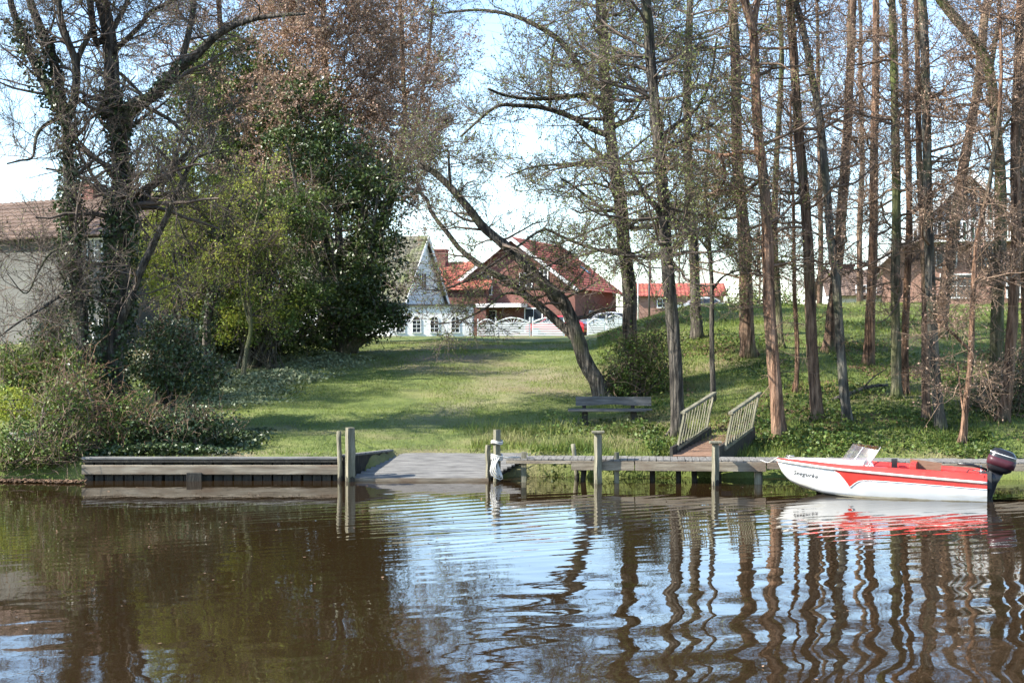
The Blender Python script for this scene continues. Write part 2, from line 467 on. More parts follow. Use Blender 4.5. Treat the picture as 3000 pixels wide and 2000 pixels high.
for q in range(9):
    lam = rw.uniform(.22, .44); th = math.radians(90 + rw.normal(26, 9)); a = rw.uniform(.6, 1) * lam * .0036
    ph = rw.uniform(0, 6.28)
    loc = .5 + .5 * np.sin(WX * rw.uniform(.2, .5) + WY * rw.uniform(.1, .4) + rw.uniform(0, 6.28))
    H += a * np.sin(2 * np.pi / lam * (WX * math.cos(th) + WY * math.sin(th)) + wob * 1.6 + ph) * (band * 1.0 + .16) * loc
for q in range(10):
    lam = rw.uniform(.5, 1.5); th = rw.uniform(0, 6.28); a = lam * .0007
    H += a * np.sin(2 * np.pi / lam * (WX * math.cos(th) + WY * math.sin(th)) + wob * 2.6 + rw.uniform(0, 6.28)) * (.18 + 1.1 * near * smooth(1100, 2000, px) + .25 * near)
H += (vnoise(WX, WY, 5.0, 35) - .5) * .0012 * (.3 + env_r)
H *= smooth(-13, -11.5, WX) * (1 - smooth(11.5, 13, WX)) * smooth(9, 10, WY)
nx, ny = len(wx), len(wy)
ii = (np.arange(ny - 1)[:, None] * nx + np.arange(nx - 1)[None, :]).ravel()
mb = MB(); mb.add(np.stack([WX, WY, H], -1).reshape(-1, 3), np.stack([ii, ii + 1, ii + nx + 1, ii + nx], -1), 0, True)
tag(mb.build("water", M['water']), kind="structure")

# ------------------------------------------------------------------ grass, herbs, ivy on the ground
def scatter(n, x0, x1, d0, d1):
    d = np.sqrt(R.uniform(d0 * d0, d1 * d1, n)); x = (R.uniform(x0, x1, n) - 1500) / F * d
    return x, d


def imgx(x, d): return x / d * F + 1500


def blades(name, n, x0, x1, d0, d1, h, w, m, label, cat, dens=None):
    x, d = scatter(n, x0, x1, d0, d1)
    xs = x - .56 * (d - 30)
    ok = (d > edge(x) + .2) & ~((xs > -3.4) & (xs < -.4) & (d < 31.6)) & ~((d < 30.4) & (x > -8.7) & (x < -3.2))
    if dens is not None: ok &= R.random(n) < dens(x, d)
    ok &= R.random(n) > worn(x, d) * .8
    x, d = x[ok], d[ok]; k = len(x)
    c = np.stack([x, d, zg(x, d) - .01], -1)
    an = R.uniform(0, 6.28, k); hh = h * R.uniform(.4, 1.4, k) * (.5 + vnoise(x, d, 1.1, 40))
    side = np.stack([np.cos(an), np.sin(an), np.zeros(k)], -1) * w * .5
    tip = c + np.stack([R.normal(0, .35, k) * hh, R.normal(0, .35, k) * hh, hh], -1)
    V = np.stack([c - side, c + side, tip], 1)
    mb = MB(); mb.add(V.reshape(-1, 3), np.arange(3 * k).reshape(-1, 3))
    return tag(mb.build(name, m), label, cat, kind="stuff")


blades("lawn_grass", 170000, 300, 2300, 30.3, 52, .05, .016, M['blade'], "short mown grass on the sloping lawn between the trees", "grass")
blades("rough_grass", 90000, 1750, 3150, 31, 60, .10, .02, M['blade'], "rougher grass on the bank below the right hand trunks", "grass")
blades("long_grass", 26000, 1380, 2350, 30.6, 34, .22, .018, M['blade'], "longer grass along the bank behind the jetty", "grass",
       lambda x, d: vnoise(x, d, 1.3, 41) ** 2)


def herbs(name, n, x0, x1, d0, d1, hmax, size, m, label, cat, dens, hn=1.1, seed=50):
    x, d = scatter(n, x0, x1, d0, d1)
    xs = x - .56 * (d - 30)
    ok = (R.random(n) < dens(x, d)) & (d > edge(x)) & ~((xs > -3.4) & (xs < -.35) & (d < 31.9)) & ~((d < 30.5) & (x > -8.7) & (x < -3.2))
    ok &= ~((x > 3.1 + .48 * (d - 30.2)) & (x < 4.25 + .48 * (d - 30.2)) & (d < 32.7))
    x, d = x[ok], d[ok]
    h = hmax * smooth(.25, .85, vnoise(x, d, hn, seed)) * R.random(len(x)) ** .6
    mb = MB(); leaves(mb, np.stack([x, d, zg(x, d) + h + .01], -1), size, 0, .45, .7)
    return tag(mb.build(name, m), label, cat, kind="stuff")


herbs("nettle_cover", 60000, 1480, 3150, 30.5, 36, .34, .085, M['leaf_herb'], "bright green nettles and ground elder on the bank behind boat and jetty", "plants",
      lambda x, d: smooth(.38, .75, vnoise(x, d, .9, 51)) * (1 - smooth(32, 35.5, d)) * (.35 + .65 * vnoise(x, d, 3.1, 59)))
herbs("woodland_herbs", 40000, 1750, 3150, 33, 52, .2, .08, M['leaf_herb'], "low green herbs between the right hand trunks", "plants",
      lambda x, d: smooth(.5, .75, vnoise(x, d, .6, 52)), seed=53)
herbs("leaf_litter", 30000, 1800, 3150, 32, 46, .03, .08, M['leaf_litter'], "fallen brown leaves scattered under the right hand trees", "leaves",
      lambda x, d: smooth(.45, .7, vnoise(x, d, .5, 54)))
herbs("ground_ivy", 36000, 200, 880, 30.4, 34, .22, .085, M['leaf_ivy'], "dark glossy ivy covering the ground behind the timber wall", "ivy",
      lambda x, d: 1 - smooth(560, 860, imgx(x, d) + (d - 31) * -30 + 120 * vnoise(x, d, .8, 56)), seed=55)
herbs("pale_ground_cover", 26000, 560, 1150, 37, 46, .28, .09, mat("leaf_pale", [(.13, .16, .07), (.26, .29, .17)], .8, .5, island=.4, hue=.02, transl=.2),
      "pale green leafy ground cover along the left edge of the lawn", "plants",
      lambda x, d: 1 - smooth(780, 1010, imgx(x, d) - (d - 40) * 40 + 120 * vnoise(x, d, .8, 57)), seed=58)
# leaf debris floating along the left bank
x = R.uniform(-10.8, -8.5, 2600); d = 29.6 + .13 * np.sin(x * 1.7) + R.normal(0, .10, 2600)
mb = MB(); leaves(mb, np.stack([x, d, np.full_like(x, .015) + R.uniform(0, .03, len(x))], -1), .07, 0, .9)
xf = R.uniform(-9, 9, 260); df_ = R.uniform(11, 29, 260); keep_ = np.abs(xf / df_) < .36
leaves(mb, np.stack([xf, df_, np.full(260, .012)], -1)[keep_], .05, 0, .95)
tag(mb.build("floating_leaves", M['leaf_litter']), "brown fallen leaves floating along the left bank and drifting on the water", "leaves", kind="stuff")


# ------------------------------------------------------------------ trees
def gz0(x, d): return float(zg(x, d))


def path_px(pts, D, dd=0.0):
    n = len(pts)
    return np.array([W(x, y, D + dd * i / max(n - 1, 1)) for i, (x, y) in enumerate(pts)])


def trunk_mesh(mb, path, r0, r1, n, sides, flare=0.0, m=0, rough=.10):
    P = spline(path, n)
    rad = np.linspace(r0, r1, n)
    if flare:
        h = P[:, 2] - P[0, 2]
        rad = rad * (1 + flare * np.exp(-h / .35))
    t0 = mb.n
    V = tubes(mb, P[None], rad[None], None, sides, m, True, True)
    # knobbly bark outline
    Vv = mb.v[-1]
    c = np.repeat(P, sides, axis=0)
    nn = 1 + rough * R.normal(size=len(Vv)) * .5 + rough * 1.2 * np.sin(np.arange(len(Vv)) * 2 * np.pi / sides * 3 + np.repeat(P[:, 2], sides) * 1.3)
    mb.v[-1] = c + (Vv - c) * nn[:, None]
    return P, rad


def tree(name, label, D, px, w, wtop, limbs=(), group=None, bark='bark_brown', twig='twig_brown', leaf='leaf_young',
         ztop=None, zlow=4.0, n1=26, l1=(1.2, 2.8), n2=6, n3=5, leaf_n=2, leaf_s=.07, up=.25, ivy=None, sides=10, spread=1.2,
         flare=.45, base_fix=True, tl=(.25, .6), kind='tree', dd=0.0, n_low=0, limb_n=6):
    pts = path_px(px, D, dd)
    gz = float(zg(pts[0, 0], pts[0, 1]))
    base = np.array([pts[0, 0], pts[0, 1], gz])
    if base_fix:
        pts[0, 2] = gz - .12
        keep = [0] + [i for i in range(1, len(pts)) if pts[i, 2] > gz + .25]
        pts = pts[keep]
    if ztop is None: ztop = CH + D * .245 + 1.2
    # carry the stem on above the frame
    if pts[-1, 2] < ztop:
        v = pts[-1] - pts[-3 if len(pts) > 3 else 0]; v = v / v[2]; v[:2] = v[:2] * .6
        e = pts[-1] + v * (ztop - pts[-1, 2]) * .5
        e2 = pts[-1] + v * (ztop - pts[-1, 2]); e2[:2] += R.normal(0, .25, 2)
        pts = np.vstack([pts, e, e2])
    s = D / F / 2
    root = thing(name, base, label, kind, group)
    tm = MB()
    n = 44
    P, rad = trunk_mesh(tm, pts, w * s * .86, wtop * s * .76, n, sides, flare)
    srcs = [(P, rad)]
    for lp, lw0, lw1, ldd in limbs:
        q = path_px(lp, D, ldd)
        Pl, rl = trunk_mesh(tm, q, lw0 * s * .88, lw1 * s * .8, 22, 7, 0, 0, .07)
        srcs.append((Pl, rl))
    if flare:      # surface roots
        for a in R.uniform(0, 6.28, 4):
            r = w * s * .72
            dv = np.array([math.cos(a), math.sin(a), 0])
            q = np.array([base + dv * r * .6 + [0, 0, .28], base + dv * r * 1.5 + [0, 0, .08], base + dv * r * 2.6 + [0, 0, -.08]])
            tubes(tm, spline(q, 6)[None], [r * .42], [r * .12], 6)
    tm.build("trunk", M[bark], root, base)
    # branches
    cm = MB()
    allL3 = []
    for si, (P, rad) in enumerate(srcs):
        k = n1 if si == 0 else limb_n
        sel = P[:, 2] > zlow
        Q = P[sel] if si == 0 else P[len(P) // 4:]
        qr = rad[sel] if si == 0 else rad[len(P) // 4:]
        if len(Q) < 2: continue
        t = R.uniform(0, len(Q) - 1.01, k); i = t.astype(int)
        st = Q[i] + (Q[i + 1] - Q[i]) * (t - i)[:, None]
        az = R.uniform(0, 6.28, k)
        d = nrm(np.stack([np.cos(az), np.sin(az), np.full(k, up) + R.normal(0, .25, k)], -1))
        L = R.uniform(*l1, k) * (1.1 - .35 * t / len(Q)) * (.8 if si else 1)
        K = 7; B = np.empty((k, K, 3)); B[:, 0] = st
        for qd in range(1, K):
            d = nrm(d + R.normal(size=(k, 3)) * .2 + np.array([0, 0, .06]))
            B[:, qd] = B[:, qd - 1] + d * (L / (K - 1))[:, None]
        br = np.clip(qr[i] * R.uniform(.2, .42, k), .012, .07)
        tubes(cm, B, br, br * .25, 4)
        C, cr_ = spawn(B, br, n2, .35 * l1[0], .5 * l1[1], 4, .9 * spread, .12, .2, .24, .5, .007)
        tubes(cm, C, cr_, cr_ * .35, 3)
        T, tr_ = spawn(C, cr_, n3 * 2, tl[0], tl[1], 2, .9, .1, .1, .25, .55, .0055)
        tubes(cm, T, tr_, tr_ * .5, 3)
        allL3.append(T)
        if n_low and si == 0:      # thin brushy shoots low on the stem
            k2 = n_low
            lowz = (P[:, 2] > gz + 1.2)
            Q2 = P[lowz]; t = R.uniform(0, min(len(Q2) - 1.01, len(Q2) * .75), k2); i = t.astype(int)
            st = Q2[i] + (Q2[i + 1] - Q2[i]) * (t - i)[:, None]
            az = R.uniform(0, 6.28, k2); d = nrm(np.stack([np.cos(az), np.sin(az), R.normal(.05, .45, k2)], -1))
            L = R.uniform(.5, 1.6, k2); B = np.empty((k2, 5, 3)); B[:, 0] = st
            for qd in range(1, 5):
                d = nrm(d + R.normal(size=(k2, 3)) * .28); B[:, qd] = B[:, qd - 1] + d * (L / 4)[:, None]
            br = R.uniform(.007, .014, k2); tubes(cm, B, br, br * .3, 3)
            T2, t2 = spawn(B, br, 10, .2, .6, 2, 1.0, .05, .1, .25, .5, .0045)
            tubes(cm, T2, t2, t2 * .5, 3)
    if leaf_n and allL3:
        T = np.concatenate(allL3)
        idx = np.repeat(np.arange(len(T)), leaf_n)
        f = R.random(len(idx))[:, None]
        C = T[idx, 0] * (1 - f) + T[idx, 1] * f + R.normal(0, .035, (len(idx), 3))
        leaves(cm, C, leaf_s, 1)
    crown = cm.build("crown", [M[twig], M[leaf]], root, base)
    crown["kind"] = "stuff"
    if ivy:
        im = MB()
        for (si, z0, z1, nn, thick) in ivy:
            P, rad = srcs[si]
            sel = np.where((P[:, 2] > z0) & (P[:, 2] < z1))[0]
            if len(sel) < 2: continue
            t = R.uniform(sel[0], sel[-1] - .01, nn); i = t.astype(int)
            c = P[i] + (P[i + 1] - P[i]) * (t - i)[:, None]
            a = R.uniform(0, 6.28, nn)
            clump = vnoise(a * 1.2 + 5, c[:, 2], 1.4, 60 + si)
            ok = clump > .33
            rr = rad[i] + .02 + thick * R.random(nn) * (clump * 1.6)
            C = c + np.stack([np.cos(a) * rr, np.sin(a) * rr, np.zeros(nn)], -1)
            leaves(im, C[ok], .085, 0, 0, .85)
        o = im.build("ivy", M['leaf_ivy'], root, base); o["kind"] = "stuff"
    return root


# --- the two ivy clad trees at the left
tree("ivy_tree", "ivy clad forked tree nearest the left edge of the picture", 33, [(262, 1190), (250, 1110), (238, 1012), (233, 903), (222, 806), (211, 708), (204, 560), (200, 440), (192, 339), (156, 295), (107, 200), (67, 111), (36, 27), (20, -60)], 62, 16,
     limbs=[([(185, 330), (178, 285), (165, 223), (147, 147), (111, 67), (85, -10), (60, -150)], 40, 22, .6),
            ([(200, 345), (214, 305), (223, 245), (220, 178), (191, 102), (173, 22), (165, -120)], 34, 16, -.5),
            ([(222, 210), (233, 160), (255, 115), (272, 75), (268, 0), (272, -120)], 22, 12, .4),
            ([(190, 340), (150, 355), (110, 390), (95, 460), (60, 470), (20, 480)], 16, 6, -.8),
            ([(225, 860), (180, 865), (120, 905), (60, 940), (0, 985)], 16, 5, -1.2),
            ([(215, 720), (150, 740), (110, 800), (75, 860), (20, 800)], 10, 3, -1.0)],
     bark='bark_dark', twig='twig_dark', leaf='leaf_young', zlow=4.6, n1=26, l1=(1.2, 3.2), n2=7, n3=6, leaf_n=1, leaf_s=.035, up=.35,
     ivy=[(0, .8, 10, 6500, .22), (1, 5, 10, 700, .1)], sides=12, limb_n=9)
tree("ivy_tree", "stout ivy clad tree with two slanting stems, second from the left", 33.5, [(330, 1195), (326, 1115), (332, 1006), (345, 860), (350, 708), (356, 600), (357, 500), (352, 402), (339, 312), (328, 250), (321, 147), (312, 67), (297, 0), (285, -90)], 88, 40,
     limbs=[([(352, 420), (375, 340), (400, 303), (446, 285), (500, 223), (580, 156), (647, 94), (736, 58), (826, 45), (893, 42)], 52, 10, -1.5),
            ([(515, 210), (530, 180), (549, 111), (567, 22), (569, -20), (575, -140)], 26, 14, .3),
            ([(325, 165), (345, 140), (402, 85), (446, 31), (500, 9), (560, -30)], 22, 9, -.8),
            ([(316, 110), (345, 60), (375, 0), (395, -80)], 22, 12, .5),
            ([(314, 90), (285, 130), (272, 80), (262, 20), (255, -80)], 22, 12, -.4),
            ([(330, 1120), (341, 1012), (352, 947), (374, 893), (412, 790), (461, 690), (504, 600), (535, 527), (575, 462), (640, 440)], 40, 10, -1.0),
            ([(352, 720), (393, 625), (446, 549), (495, 504), (535, 464), (560, 430)], 30, 10, .8),
            ([(395, 300), (440, 320), (505, 357), (560, 420), (585, 455)], 17, 9, -.6),
            ([(360, 900), (300, 880), (240, 860), (200, 865)], 17, 8, -.8)],
     bark='bark_dark', twig='twig_dark', leaf='leaf_young', zlow=4.4, n1=26, l1=(1.2, 3.4), n2=7, n3=6, leaf_n=1, leaf_s=.035, up=.3,
     ivy=[(0, .8, 8.6, 8500, .2), (1, 6, 9, 500, .1)], sides=12, limb_n=10)

# --- trees round the bench: young leaves
CT = dict(group="trees behind the bench and jetty", bark='bark_dark', twig='twig_dark', leaf='leaf_young')
tree("leaning_tree", "dark twin stemmed tree leaning left over the lawn behind the bench", 38, [(1766, 1165), (1750, 1120), (1721, 1072), (1699, 1006), (1672, 925), (1640, 871), (1596, 833), (1520, 757), (1471, 714), (1417, 670), (1379, 620), (1330, 560), (1285, 515), (1230, 480)], 56, 22,
     limbs=[([(1705, 1020), (1688, 992), (1645, 952), (1591, 904), (1542, 866), (1488, 822), (1434, 795), (1401, 773), (1347, 730), (1309, 681), (1265, 625), (1245, 575), (1200, 550)], 34, 11, 1.0),
            ([(1420, 790), (1500, 735), (1560, 690), (1600, 672), (1660, 700), (1760, 735), (1850, 750), (1935, 752)], 7, 14, .6),
            ([(1560, 870), (1480, 860), (1420, 905), (1340, 940), (1260, 950)], 10, 4, -.8),
            ([(1320, 560), (1315, 480), (1310, 440), (1260, 470)], 12, 5, -.5),
            ([(1500, 830), (1560, 800), (1640, 760), (1720, 700)], 9, 4, -1.0),
            ([(1420, 800), (1350, 830), (1290, 850), (1220, 845)], 9, 3, -1)],
     ztop=6.2, zlow=3.2, n1=24, l1=(.7, 2.0), n2=6, n3=4, leaf_n=2, leaf_s=.055, up=.05, limb_n=12, flare=.3, **CT)
tree("round_tree", "thick dark trunk rising straight behind the bench", 40, [(1862, 1150), (1856, 1060), (1846, 980), (1846, 871), (1835, 779), (1824, 708), (1817, 580), (1795, 446), (1781, 312), (1768, 200), (1768, 112), (1759, 0)], 52, 34,
     limbs=[([(1790, 400), (1730, 375), (1690, 350), (1600, 318), (1520, 310), (1450, 315), (1350, 400)], 22, 8, -1.2),
            ([(1775, 260), (1720, 230), (1680, 170), (1640, 120), (1580, 80), (1500, 45), (1400, 30), (1290, 40)], 26, 8, 1.0),
            ([(1610, 320), (1613, 250), (1618, 160), (1632, 90)], 11, 7, .2),
            ([(1780, 300), (1720, 278), (1660, 285), (1560, 290), (1480, 280), (1430, 260)], 20, 8, -1.5),
            ([(1800, 440), (1740, 470), (1660, 480), (1560, 490), (1480, 520)], 14, 5, 1.2),
            ([(1830, 690), (1760, 610), (1700, 560), (1640, 520)], 14, 6, -.8),
            ([(1790, 380), (1850, 340), (1900, 260), (1950, 210)], 14, 6, .8)],
     zlow=4.6, n1=66, l1=(1.3, 3.4), n2=7, n3=5, leaf_n=2, leaf_s=.06, up=.12, sides=12, limb_n=12, **CT)
tree("bank_tree", "mossy trunk standing on the bank left of the jetty steps", 33.2, [(1986, 1290), (1983, 1200), (1981, 1115), (1975, 979), (1959, 817), (1948, 708), (1942, 580), (1928, 402), (1915, 268), (1902, 134), (1897, 45), (1890, 0)], 48, 34,
     limbs=[([(1945, 640), (1925, 610), (1890, 570), (1860, 520), (1840, 480)], 26, 10, -.7),
            ([(1925, 440), (1960, 380), (2030, 330), (2080, 240), (2100, 110)], 16, 8, .9),
            ([(1948, 740), (1900, 752), (1820, 748)], 10, 8, .3)],
     zlow=4.4, n1=56, l1=(1.2, 3.0), n2=7, n3=5, leaf_n=2, leaf_s=.06, up=.12, limb_n=9, **CT)
tree("mossy_tree", "green mossed trunk further back between bank trunk and steps", 46, [(2046, 990), (2040, 910), (2034, 800), (2023, 600), (2016, 430), (2012, 300), (2018, 130), (2022, 20)], 38, 24,
     zlow=4.8, n1=56, l1=(1.5, 3.4), n2=7, n3=4, leaf_n=3, leaf_s=.07, up=.12, **CT)
tree("sapling", "thin dark sapling that forks above the left stair railing", 36, [(2090, 1160), (2086, 1002), (2086, 858), (2078, 720), (2072, 650), (2065, 560), (2075, 430)], 19, 8,
     limbs=[([(2086, 850), (2120, 810), (2180, 790), (2240, 800)], 9, 4, .5), ([(2080, 740), (2040, 690), (2000, 680), (1950, 700)], 8, 3, -.5)],
     ztop=8.5, zlow=3.0, n1=22, l1=(.6, 1.6), n2=6, n3=5, leaf_n=4, leaf_s=.06, flare=.2, **CT)

# --- the stand of slim trunks at the right
RT = dict(group="slim trunks standing right of the lawn")
rt = [
    ("straight brown trunk on the slope behind the right stair railing", 42, [(2196, 1056), (2192, 1000), (2189, 944), (2184, 801), (2175, 640), (2165, 536), (2156, 312), (2152, 134), (2147, 0)], 48, 30, dict(leaf_n=3, leaf='leaf_young')),
    ("reddish trunk rising from the water's edge right of the steps", 32.6, [(2284, 1320), (2277, 1220), (2270, 1117), (2255, 887), (2247, 686), (2237, 536), (2223, 402), (2214, 223), (2205, 89), (2180, 0)], 46, 30,
     dict(leaf_n=2, leaf='leaf_young', limbs=[([(2206, 100), (2212, 40), (2225, -30), (2230, -140)], 24, 14, .5), ([(2230, 450), (2180, 445), (2120, 455), (2060, 440), (2000, 440)], 18, 7, .9), ([(2110, 455), (2125, 510), (2110, 550), (2060, 580)], 12, 5, .3)])),
    ("thin trunk half hidden behind the reddish waterside trunk", 44, [(2286, 1030), (2281, 900), (2268, 696), (2277, 446), (2286, 268), (2290, 134), (2281, 0)], 24, 16, dict(leaf_n=2)),
    ("very thin pole like stem between two brown trunks", 37, [(2330, 1205), (2336, 1030), (2327, 830), (2324, 600), (2318, 420), (2316, 300)], 17, 8, dict(ztop=9, flare=.1)),
    ("brown trunk standing just above the bow of the boat", 34.2, [(2394, 1258), (2388, 1160), (2382, 1059), (2373, 830), (2364, 690), (2353, 536), (2339, 357), (2326, 178), (2315, 45), (2312, 0)], 40, 30, {}),
    ("curving trunk above the boat windscreen that bends left at the top", 33.8, [(2484, 1276), (2476, 1180), (2468, 1088), (2459, 944), (2448, 801), (2432, 696), (2420, 536), (2404, 357), (2379, 223), (2358, 112), (2330, 0)], 33, 22, {}),
    ("pale lit trunk leaning right behind the curving trunk", 43, [(2428, 1035), (2432, 1000), (2448, 830), (2460, 686), (2473, 536), (2482, 402), (2487, 268), (2493, 134), (2498, 0)], 40, 28, {}),
    ("straight trunk on the grass well behind the boat windscreen", 41, [(2545, 1080), (2548, 1000), (2551, 916), (2557, 715), (2562, 446), (2565, 223), (2567, 0)], 36, 22, {}),
    ("left of the two close trunks above the middle of the boat", 36, [(2626, 1228), (2626, 1100), (2626, 1000), (2623, 830), (2625, 660), (2625, 491), (2620, 223), (2612, 0)], 34, 26, {}),
    ("right of the two close trunks above the middle of the boat", 36.6, [(2652, 1240), (2651, 1100), (2652, 1000), (2660, 772), (2663, 640), (2661, 446), (2654, 223), (2647, 0)], 26, 18, {}),
    ("dark slender trunk pressed against the left of a taller brown one", 34, [(2714, 1290), (2713, 1200), (2712, 1117), (2712, 887), (2704, 700), (2694, 500), (2690, 250), (2684, 0)], 30, 16, {}),
    ("tall straight brown trunk above the rear seat of the boat", 33.4, [(2756, 1292), (2748, 1190), (2740, 1088), (2729, 887), (2721, 715), (2717, 600), (2716, 450), (2714, 312), (2709, 134), (2701, 0)], 36, 30, {}),
    ("thick pale trunk leaning right on the slope behind the others", 46, [(2752, 1000), (2763, 920), (2775, 801), (2792, 686), (2813, 558), (2835, 424), (2862, 268), (2875, 156), (2886, 45), (2897, 0)], 42, 28, {}),
    ("slender crooked trunk rising behind the outboard motor", 32.4, [(2820, 1346), (2822, 1280), (2827, 1203), (2844, 1059), (2850, 887), (2861, 715), (2880, 620), (2900, 530)], 22, 12,
     dict(ztop=10, limbs=[([(2846, 1030), (2800, 985), (2760, 950), (2720, 905)], 13, 5, -.4), ([(2822, 1200), (2812, 1130), (2805, 1060)], 10, 4, .3)])),
    ("dark trunk with a heavy limb slanting up to the left, near the right edge", 36, [(2905, 1236), (2912, 1170), (2918, 1117), (2924, 887), (2930, 657), (2929, 491), (2920, 402), (2915, 312), (2897, 200), (2875, 152), (2817, 76), (2754, 0)], 46, 34,
     dict(limbs=[([(2900, 215), (2912, 140), (2925, 70), (2930, -50)], 20, 12, .6), ([(2920, 420), (2960, 350), (3010, 330)], 12, 6, -.5)])),
    ("lean brown trunk rising beside the right edge of the picture", 34, [(2934, 1266), (2944, 1190), (2953, 1117), (2970, 887), (2976, 700), (2974, 446), (2982, 223), (2989, 0)], 38, 30, {}),
    ("trunk cut by the right edge of the picture", 37, [(3010, 1220), (3008, 1000), (3002, 700), (2998, 400), (3006, 150), (3010, 0)], 34, 26, {}),
]
for ti, (lab, D, px, w, wt, kw) in enumerate(rt):
    a = dict(bark=['bark_brown', 'bark_red', 'bark_moss', 'bark_red', 'bark_brown', 'bark_grey'][ti % 6], twig='twig_brown', leaf='leaf_bud', zlow=3.8, n1=28, l1=(.8, 2.3), n2=6, n3=4, leaf_n=2, leaf_s=.05, up=.1, n_low=26, limb_n=7)
    a.update(RT); a.update(kw)
    tree("slim_tree", lab, D, px, w, wt, **a)

# --- unseen tree copies added past the left edge to throw shadows on the lawn
src_trees = [o for o in COL.objects if o.name.startswith("slim_tree") and o.type == 'EMPTY']
ivy_src = [o for o in COL.objects if o.name.startswith("ivy_tree") and o.type == 'EMPTY']
for k, (xx, dd_) in enumerate([(-17.2, 36.0), (-16.2, 38.6), (-18.8, 41.0), (-18.6, 36.8), (-20.5, 45.0)]):
    so = src_trees[[4, 11, 8, 5, 7, 9][k]] if k % 2 else ivy_src[(k // 2) % 2]
    t2 = so.copy(); COL.objects.link(t2); t2.location = (xx, dd_, gz0(xx, dd_)); t2.rotation_euler = (0, 0, 1.1 * k + .4)
    t2["label"] = "unseen tree added past the left edge to shade the lawn"; t2["group"] = "unseen shade trees past the left edge"
    for ch in so.children:
        c2 = ch.copy(); COL.objects.link(c2); c2.parent = t2

# --- bare trees further back
for lab, D, px, w, kw in [
    ("tall russet budded tree behind the dark evergreens", 50, [(950, 1000), (955, 700), (960, 400), (955, 200), (945, 0)], 30, dict(twig='twig_russet', leaf='leaf_bud', n1=150, l1=(1.8, 4.8), n2=10, n3=4, leaf_n=8, leaf_s=.085, zlow=6.4, tl=(.3, .8))),
    ("russet budded tree left of the pale sky gap", 60, [(1060, 1000), (1085, 800), (1130, 600), (1185, 380), (1180, 200), (1172, 0)], 26, dict(twig='twig_russet', leaf='leaf_bud', n1=110, l1=(1.4, 4.2), n2=9, n3=4, leaf_n=6, leaf_s=.08, zlow=8.0, tl=(.3, .8))),
    ("russet budded tree at the top left behind the ivy trees", 54, [(640, 1000), (650, 700), (655, 400), (650, 200), (640, 0)], 30, dict(twig='twig_russet', leaf='leaf_bud', n1=90, l1=(1.5, 4.0), n2=9, n3=4, leaf_n=5, leaf_s=.075, zlow=6.5, tl=(.3, .8))),
    ("bare tree far back above the brown roof at the right", 66, [(2520, 930), (2518, 700), (2526, 450), (2520, 200)], 22, dict(zlow=6, n1=46, l1=(1.5, 3.5), n2=7, n3=6, leaf_n=0)),
    ("bare tree far back behind the curving trunk", 68, [(2400, 940), (2405, 700), (2400, 450), (2396, 200)], 20, dict(zlow=6, n1=40, l1=(1.5, 3.5), n2=7, n3=6, leaf_n=0)),
    ("slim budding tree far back in the pale sky gap", 62, [(1040, 1000), (1100, 760), (1160, 560), (1215, 380), (1250, 200), (1270, 0)], 16, dict(zlow=6, n1=40, l1=(1.2, 3.0), n2=7, n3=5, leaf_n=1, leaf_s=.06)),
]:
    a = dict(bark='bark_brown', twig='twig_dark', leaf='leaf_young', group="bare trees further back", sides=7, flare=0)
    a.update(kw); wt = w * .55
    tree("bare_tree", lab, D, px, w, wt, **a)


far_src = [o for o in COL.objects if o.name.startswith("bare_tree") and o.type == 'EMPTY'][3:6]
for k, (xi, D_, sc, lab_) in enumerate([(1905, 118, .62, "small distant bare tree behind the lamp post"), (1990, 126, .7, "distant bare tree seen just right of the bank trunk"),
                                       (2110, 112, .55, "distant bare tree seen above the left stair railing"), (2225, 122, .66, "distant bare tree seen behind the right stair railing"),
                                       (2330, 115, .6, "distant bare tree seen left of the brown roof")]):
    so = far_src[k % 3]; X_ = (xi - 1500) / F * D_
    t2 = so.copy(); COL.objects.link(t2); t2.location = (X_, D_, gz0(X_, D_) - 2.2); t2.rotation_euler = (0, 0, 1.7 * k); t2.scale = (sc, sc, sc)
    t2["label"] = lab_; t2["group"] = "distant trees beyond the crest"
    for ch in so.children:
        c2 = ch.copy(); COL.objects.link(c2); c2.parent = t2
tree("ivy_sapling", "crooked dark ivy wrapped young tree in front of the yellow green leaves", 41.5, [(612, 1085), (606, 1000), (612, 920), (628, 850), (640, 780), (632, 700), (600, 640), (560, 590)], 34, 12,
     limbs=[([(622, 870), (600, 820), (585, 760), (545, 700), (520, 640)], 14, 5, -.4), ([(638, 780), (655, 700), (665, 620), (700, 540)], 16, 6, .5), ([(600, 840), (560, 870), (520, 905)], 9, 4, -.6)],
     bark='bark_dark', twig='twig_dark', leaf='leaf_lime', ztop=8.2, zlow=3.6, n1=18, l1=(.6, 1.6), n2=6, n3=4, leaf_n=3, leaf_s=.07, flare=.2, ivy=[(0, 1.9, 6, 1800, .12)], group="young stems at the left edge of the lawn")
tree("thin_sapling", "thin forked sapling leaning over the pale ground cover", 41, [(708, 1095), (722, 1030), (735, 960), (728, 860), (730, 760), (748, 660), (770, 580)], 17, 7,
     limbs=[([(735, 960), (712, 880), (700, 800), (690, 700)], 10, 4, .4), ([(729, 800), (760, 740), (800, 690)], 8, 3, -.3)],
     bark='bark_moss', twig='twig_dark', leaf='leaf_lime', ztop=7.8, zlow=3.2, n1=16, l1=(.6, 1.4), n2=6, n3=4, leaf_n=3, leaf_s=.07, flare=.1, group="young stems at the left edge of the lawn")
